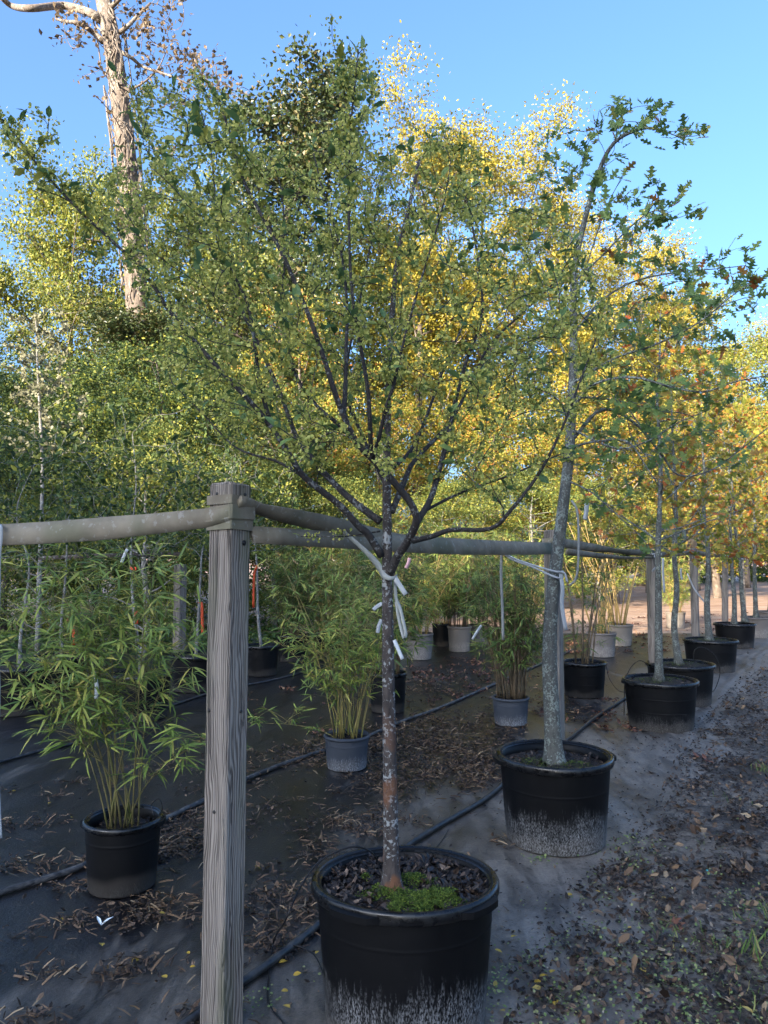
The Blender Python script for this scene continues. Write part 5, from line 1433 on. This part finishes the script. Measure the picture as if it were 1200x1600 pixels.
xy = lit([(960, 1340, .16, .14, RA, 220), (960, 1500, .2, .14, RA, 300), (1050, 1520, .35, .2, RA, 340), (1120, 1560, .3, .15, RA, 260), (900, 1590, .12, .08, 0, 130), (1130, 1380, .4, .25, RA, 180), (1000, 1580, .25, .1, 0, 220), (1180, 1440, .2, .2, RA, 120)], rng)
z = ground_z(xy[:, 0], xy[:, 1]) + rng.uniform(.004, .02, len(xy))
tag(MB().scatter(T_SEED, np.column_stack([xy, z]), rand_rot(len(xy), rng, .6), rng.uniform(.007, .015, len(xy))).build('clover', 'clover', None, kind='stuff'), 'tiny clover seedlings spreading over the sandy track', 'clover')
n = 2600
y = rng.uniform(1.8, 7.5, n); x = xb(y) - rng.uniform(0, 1, n) ** 1.6 * 1.0
ok = fnoise(x * 4, y * 4, 51) + rng.normal(0, .4, n) > .0
litter('leaf_litter', 'litter_dark', np.column_stack([x, y])[ok], T_CURL, (.006, .026), 'small dark crumbs strewn over the pale silt strip', .6, .003)
# fallen seeds near the big pot
xy = lit([(800, 1560, .2, .12, 0, 160), (450, 1560, .2, .12, 0, 60), (850, 1450, .25, .12, RA, 120), (950, 1560, .2, .1, 0, 120)], rng)
z = ground_z(xy[:, 0], xy[:, 1]) + .007
tag(MB().scatter(T_SEED, np.column_stack([xy, z]), rand_rot(len(xy), rng, .4), rng.uniform(.007, .012, len(xy))).build('fallen_seeds', 'clover', None, kind='stuff'), 'pale fallen seeds dotted around the mossy pot', 'seeds')
# grass tufts
gb_ = MB()
for (px, py, n, h) in ((1178, 1440, 22, .07), (1185, 1500, 20, .09), (1120, 1490, 16, .05), (1060, 1470, 14, .045), (1195, 1210, 26, .05), (1160, 1545, 14, .05), (1010, 1450, 12, .035), (1190, 1590, 14, .05), (1150, 1260, 12, .04), (1100, 1330, 10, .035)):
    c0 = G(px, py); c0[2] = ground_z(c0[0], c0[1])
    pos = c0 + np.column_stack([rng.normal(0, .045, (n, 2)), np.zeros(n)])
    d_ = np.column_stack([rng.normal(0, .5, (n, 2)), np.ones(n)])
    gb_.scatter((T_STRAW[0] * [1, .55, 1], T_STRAW[1]), pos, frame(d_, np.column_stack([rng.normal(0, 1, (n, 2)), np.full(n, .1)])), h * rng.uniform(.5, 1.2, n))
tag(gb_.build('grass', 'grass_blade', None, kind='stuff'), 'sparse green grass tufts on the sandy track', 'grass')
# green ground cover in the far left shade
n = 9000
xy = np.column_stack([rng.uniform(-9, -.6, n), rng.uniform(11.5, 18, n)])
z = .02 + rng.uniform(0, .16, n)
tag(MB().scatter(T_DIAMOND, np.column_stack([xy, z]), rand_rot(n, rng, .8), rng.uniform(.05, .12, n)).build('ground_cover', 'hedge_leaf', None, kind='stuff'), 'low green ground cover under the shaded trees', 'ground cover')
# single yellow leaves one can point at
me = MB().add(T_ELM[0], [np.asarray(f) for f in T_ELM[1]]).mesh('fallen_leaf'); me.materials.append(M['yellow_leaf'])
spots = [(115, 1281), (75, 1260), (20, 1240), (400, 1358), (495, 1497), (435, 1511), (448, 1555), (440, 1578), (455, 1531), (295, 1497), (297, 1518), (258, 1535), (805, 1462), (797, 1471), (770, 1490), (870, 1508), (845, 1533), (846, 1552), (862, 1527), (870, 1570), (842, 1545), (930, 1397), (1040, 1412), (987, 1458), (1070, 1495), (890, 1405), (1062, 1480), (1178, 1592), (788, 1588), (250, 1432), (215, 1505), (338, 1548), (505, 1488), (1000, 1520), (520, 1570), (775, 1540), (160, 1480), (95, 1440)]
def yl(px, py):
    if g[0] > xb(g[1]):
        return 'small yellow leaf fallen on the sandy track'
    if px > 700:
        return 'small yellow leaf on the pale silt beside the mossy pot'
    if px > 380:
        return 'small yellow leaf on the fabric near the pipe by the mossy pot'
    return 'small yellow leaf on the dark fabric around the plain black pot'
for px, py in spots:
    g = G(px + rng.uniform(-3, 3), py)
    o_ = bpy.data.objects.new('fallen_leaf', me); COL.objects.link(o_)
    zz = float(ground_z(g[0], g[1])) + .012
    s = rng.uniform(.022, .04)
    o_.location = (g[0], g[1], zz); o_.rotation_euler = (rng.normal(0, .25), rng.normal(0, .25), rng.uniform(0, 6.28)); o_.scale = (s, s * 1.3, s)
    tag(o_, yl(px, py), 'leaf', 'yellow leaves fallen on the ground')
me2 = MB().add(T_OAK[0] * [1, 1, 1.6], [np.asarray(f) for f in T_OAK[1]]).mesh('fallen_oak_leaf'); me2.materials.append(M['litter_red'])
for px, py, s, lab in ((1018, 1212, .10, 'curled red-brown oak leaf lying on the pale silt'), (1138, 1314, .08, 'dark red oak leaf on the sandy track'), (1052, 1442, .09, 'dark curled oak leaf among the clover'), (1162, 1236, .08, 'orange-brown oak leaf near the track grass')):
    g = G(px, py); o_ = bpy.data.objects.new('fallen_oak_leaf', me2); COL.objects.link(o_)
    o_.location = (g[0], g[1], float(ground_z(g[0], g[1])) + .02); o_.rotation_euler = (.3, .3, px * .1); o_.scale = (s, s, s)
    tag(o_, lab, 'leaf')
g = G(158, 1450); w_ = MB()
for a in (.7, 2.3):
    R = frame(np.array([[math.cos(a), math.sin(a), .5]]), np.array([[0, 0, 1.]]))
    w_.scatter((T_ELM[0] * [1, .55, 1], T_ELM[1]), np.array([[g[0], g[1], .01]]), R, [.055])
tag(w_.build('fallen_sprig', 'white_petal', None), 'pale two-pronged leaf sprig lying on the dark fabric', 'sprig')
for px, py, f in ((1103, 1368, 1.0), (1109, 1374, .6)):
    g = G(px, py)
    tag(MB().tube([g + [0, 0, .008], g + [.012 * f, .012 * f, .016], g + [.02 * f, .03 * f, .012]], [.006 * f, .008 * f, .004 * f], 7).build('plastic_scrap', 'turquoise', None, True), 'larger turquoise plastic scrap on the sandy track' if f == 1 else 'smaller turquoise scrap touching the larger one', 'scrap')
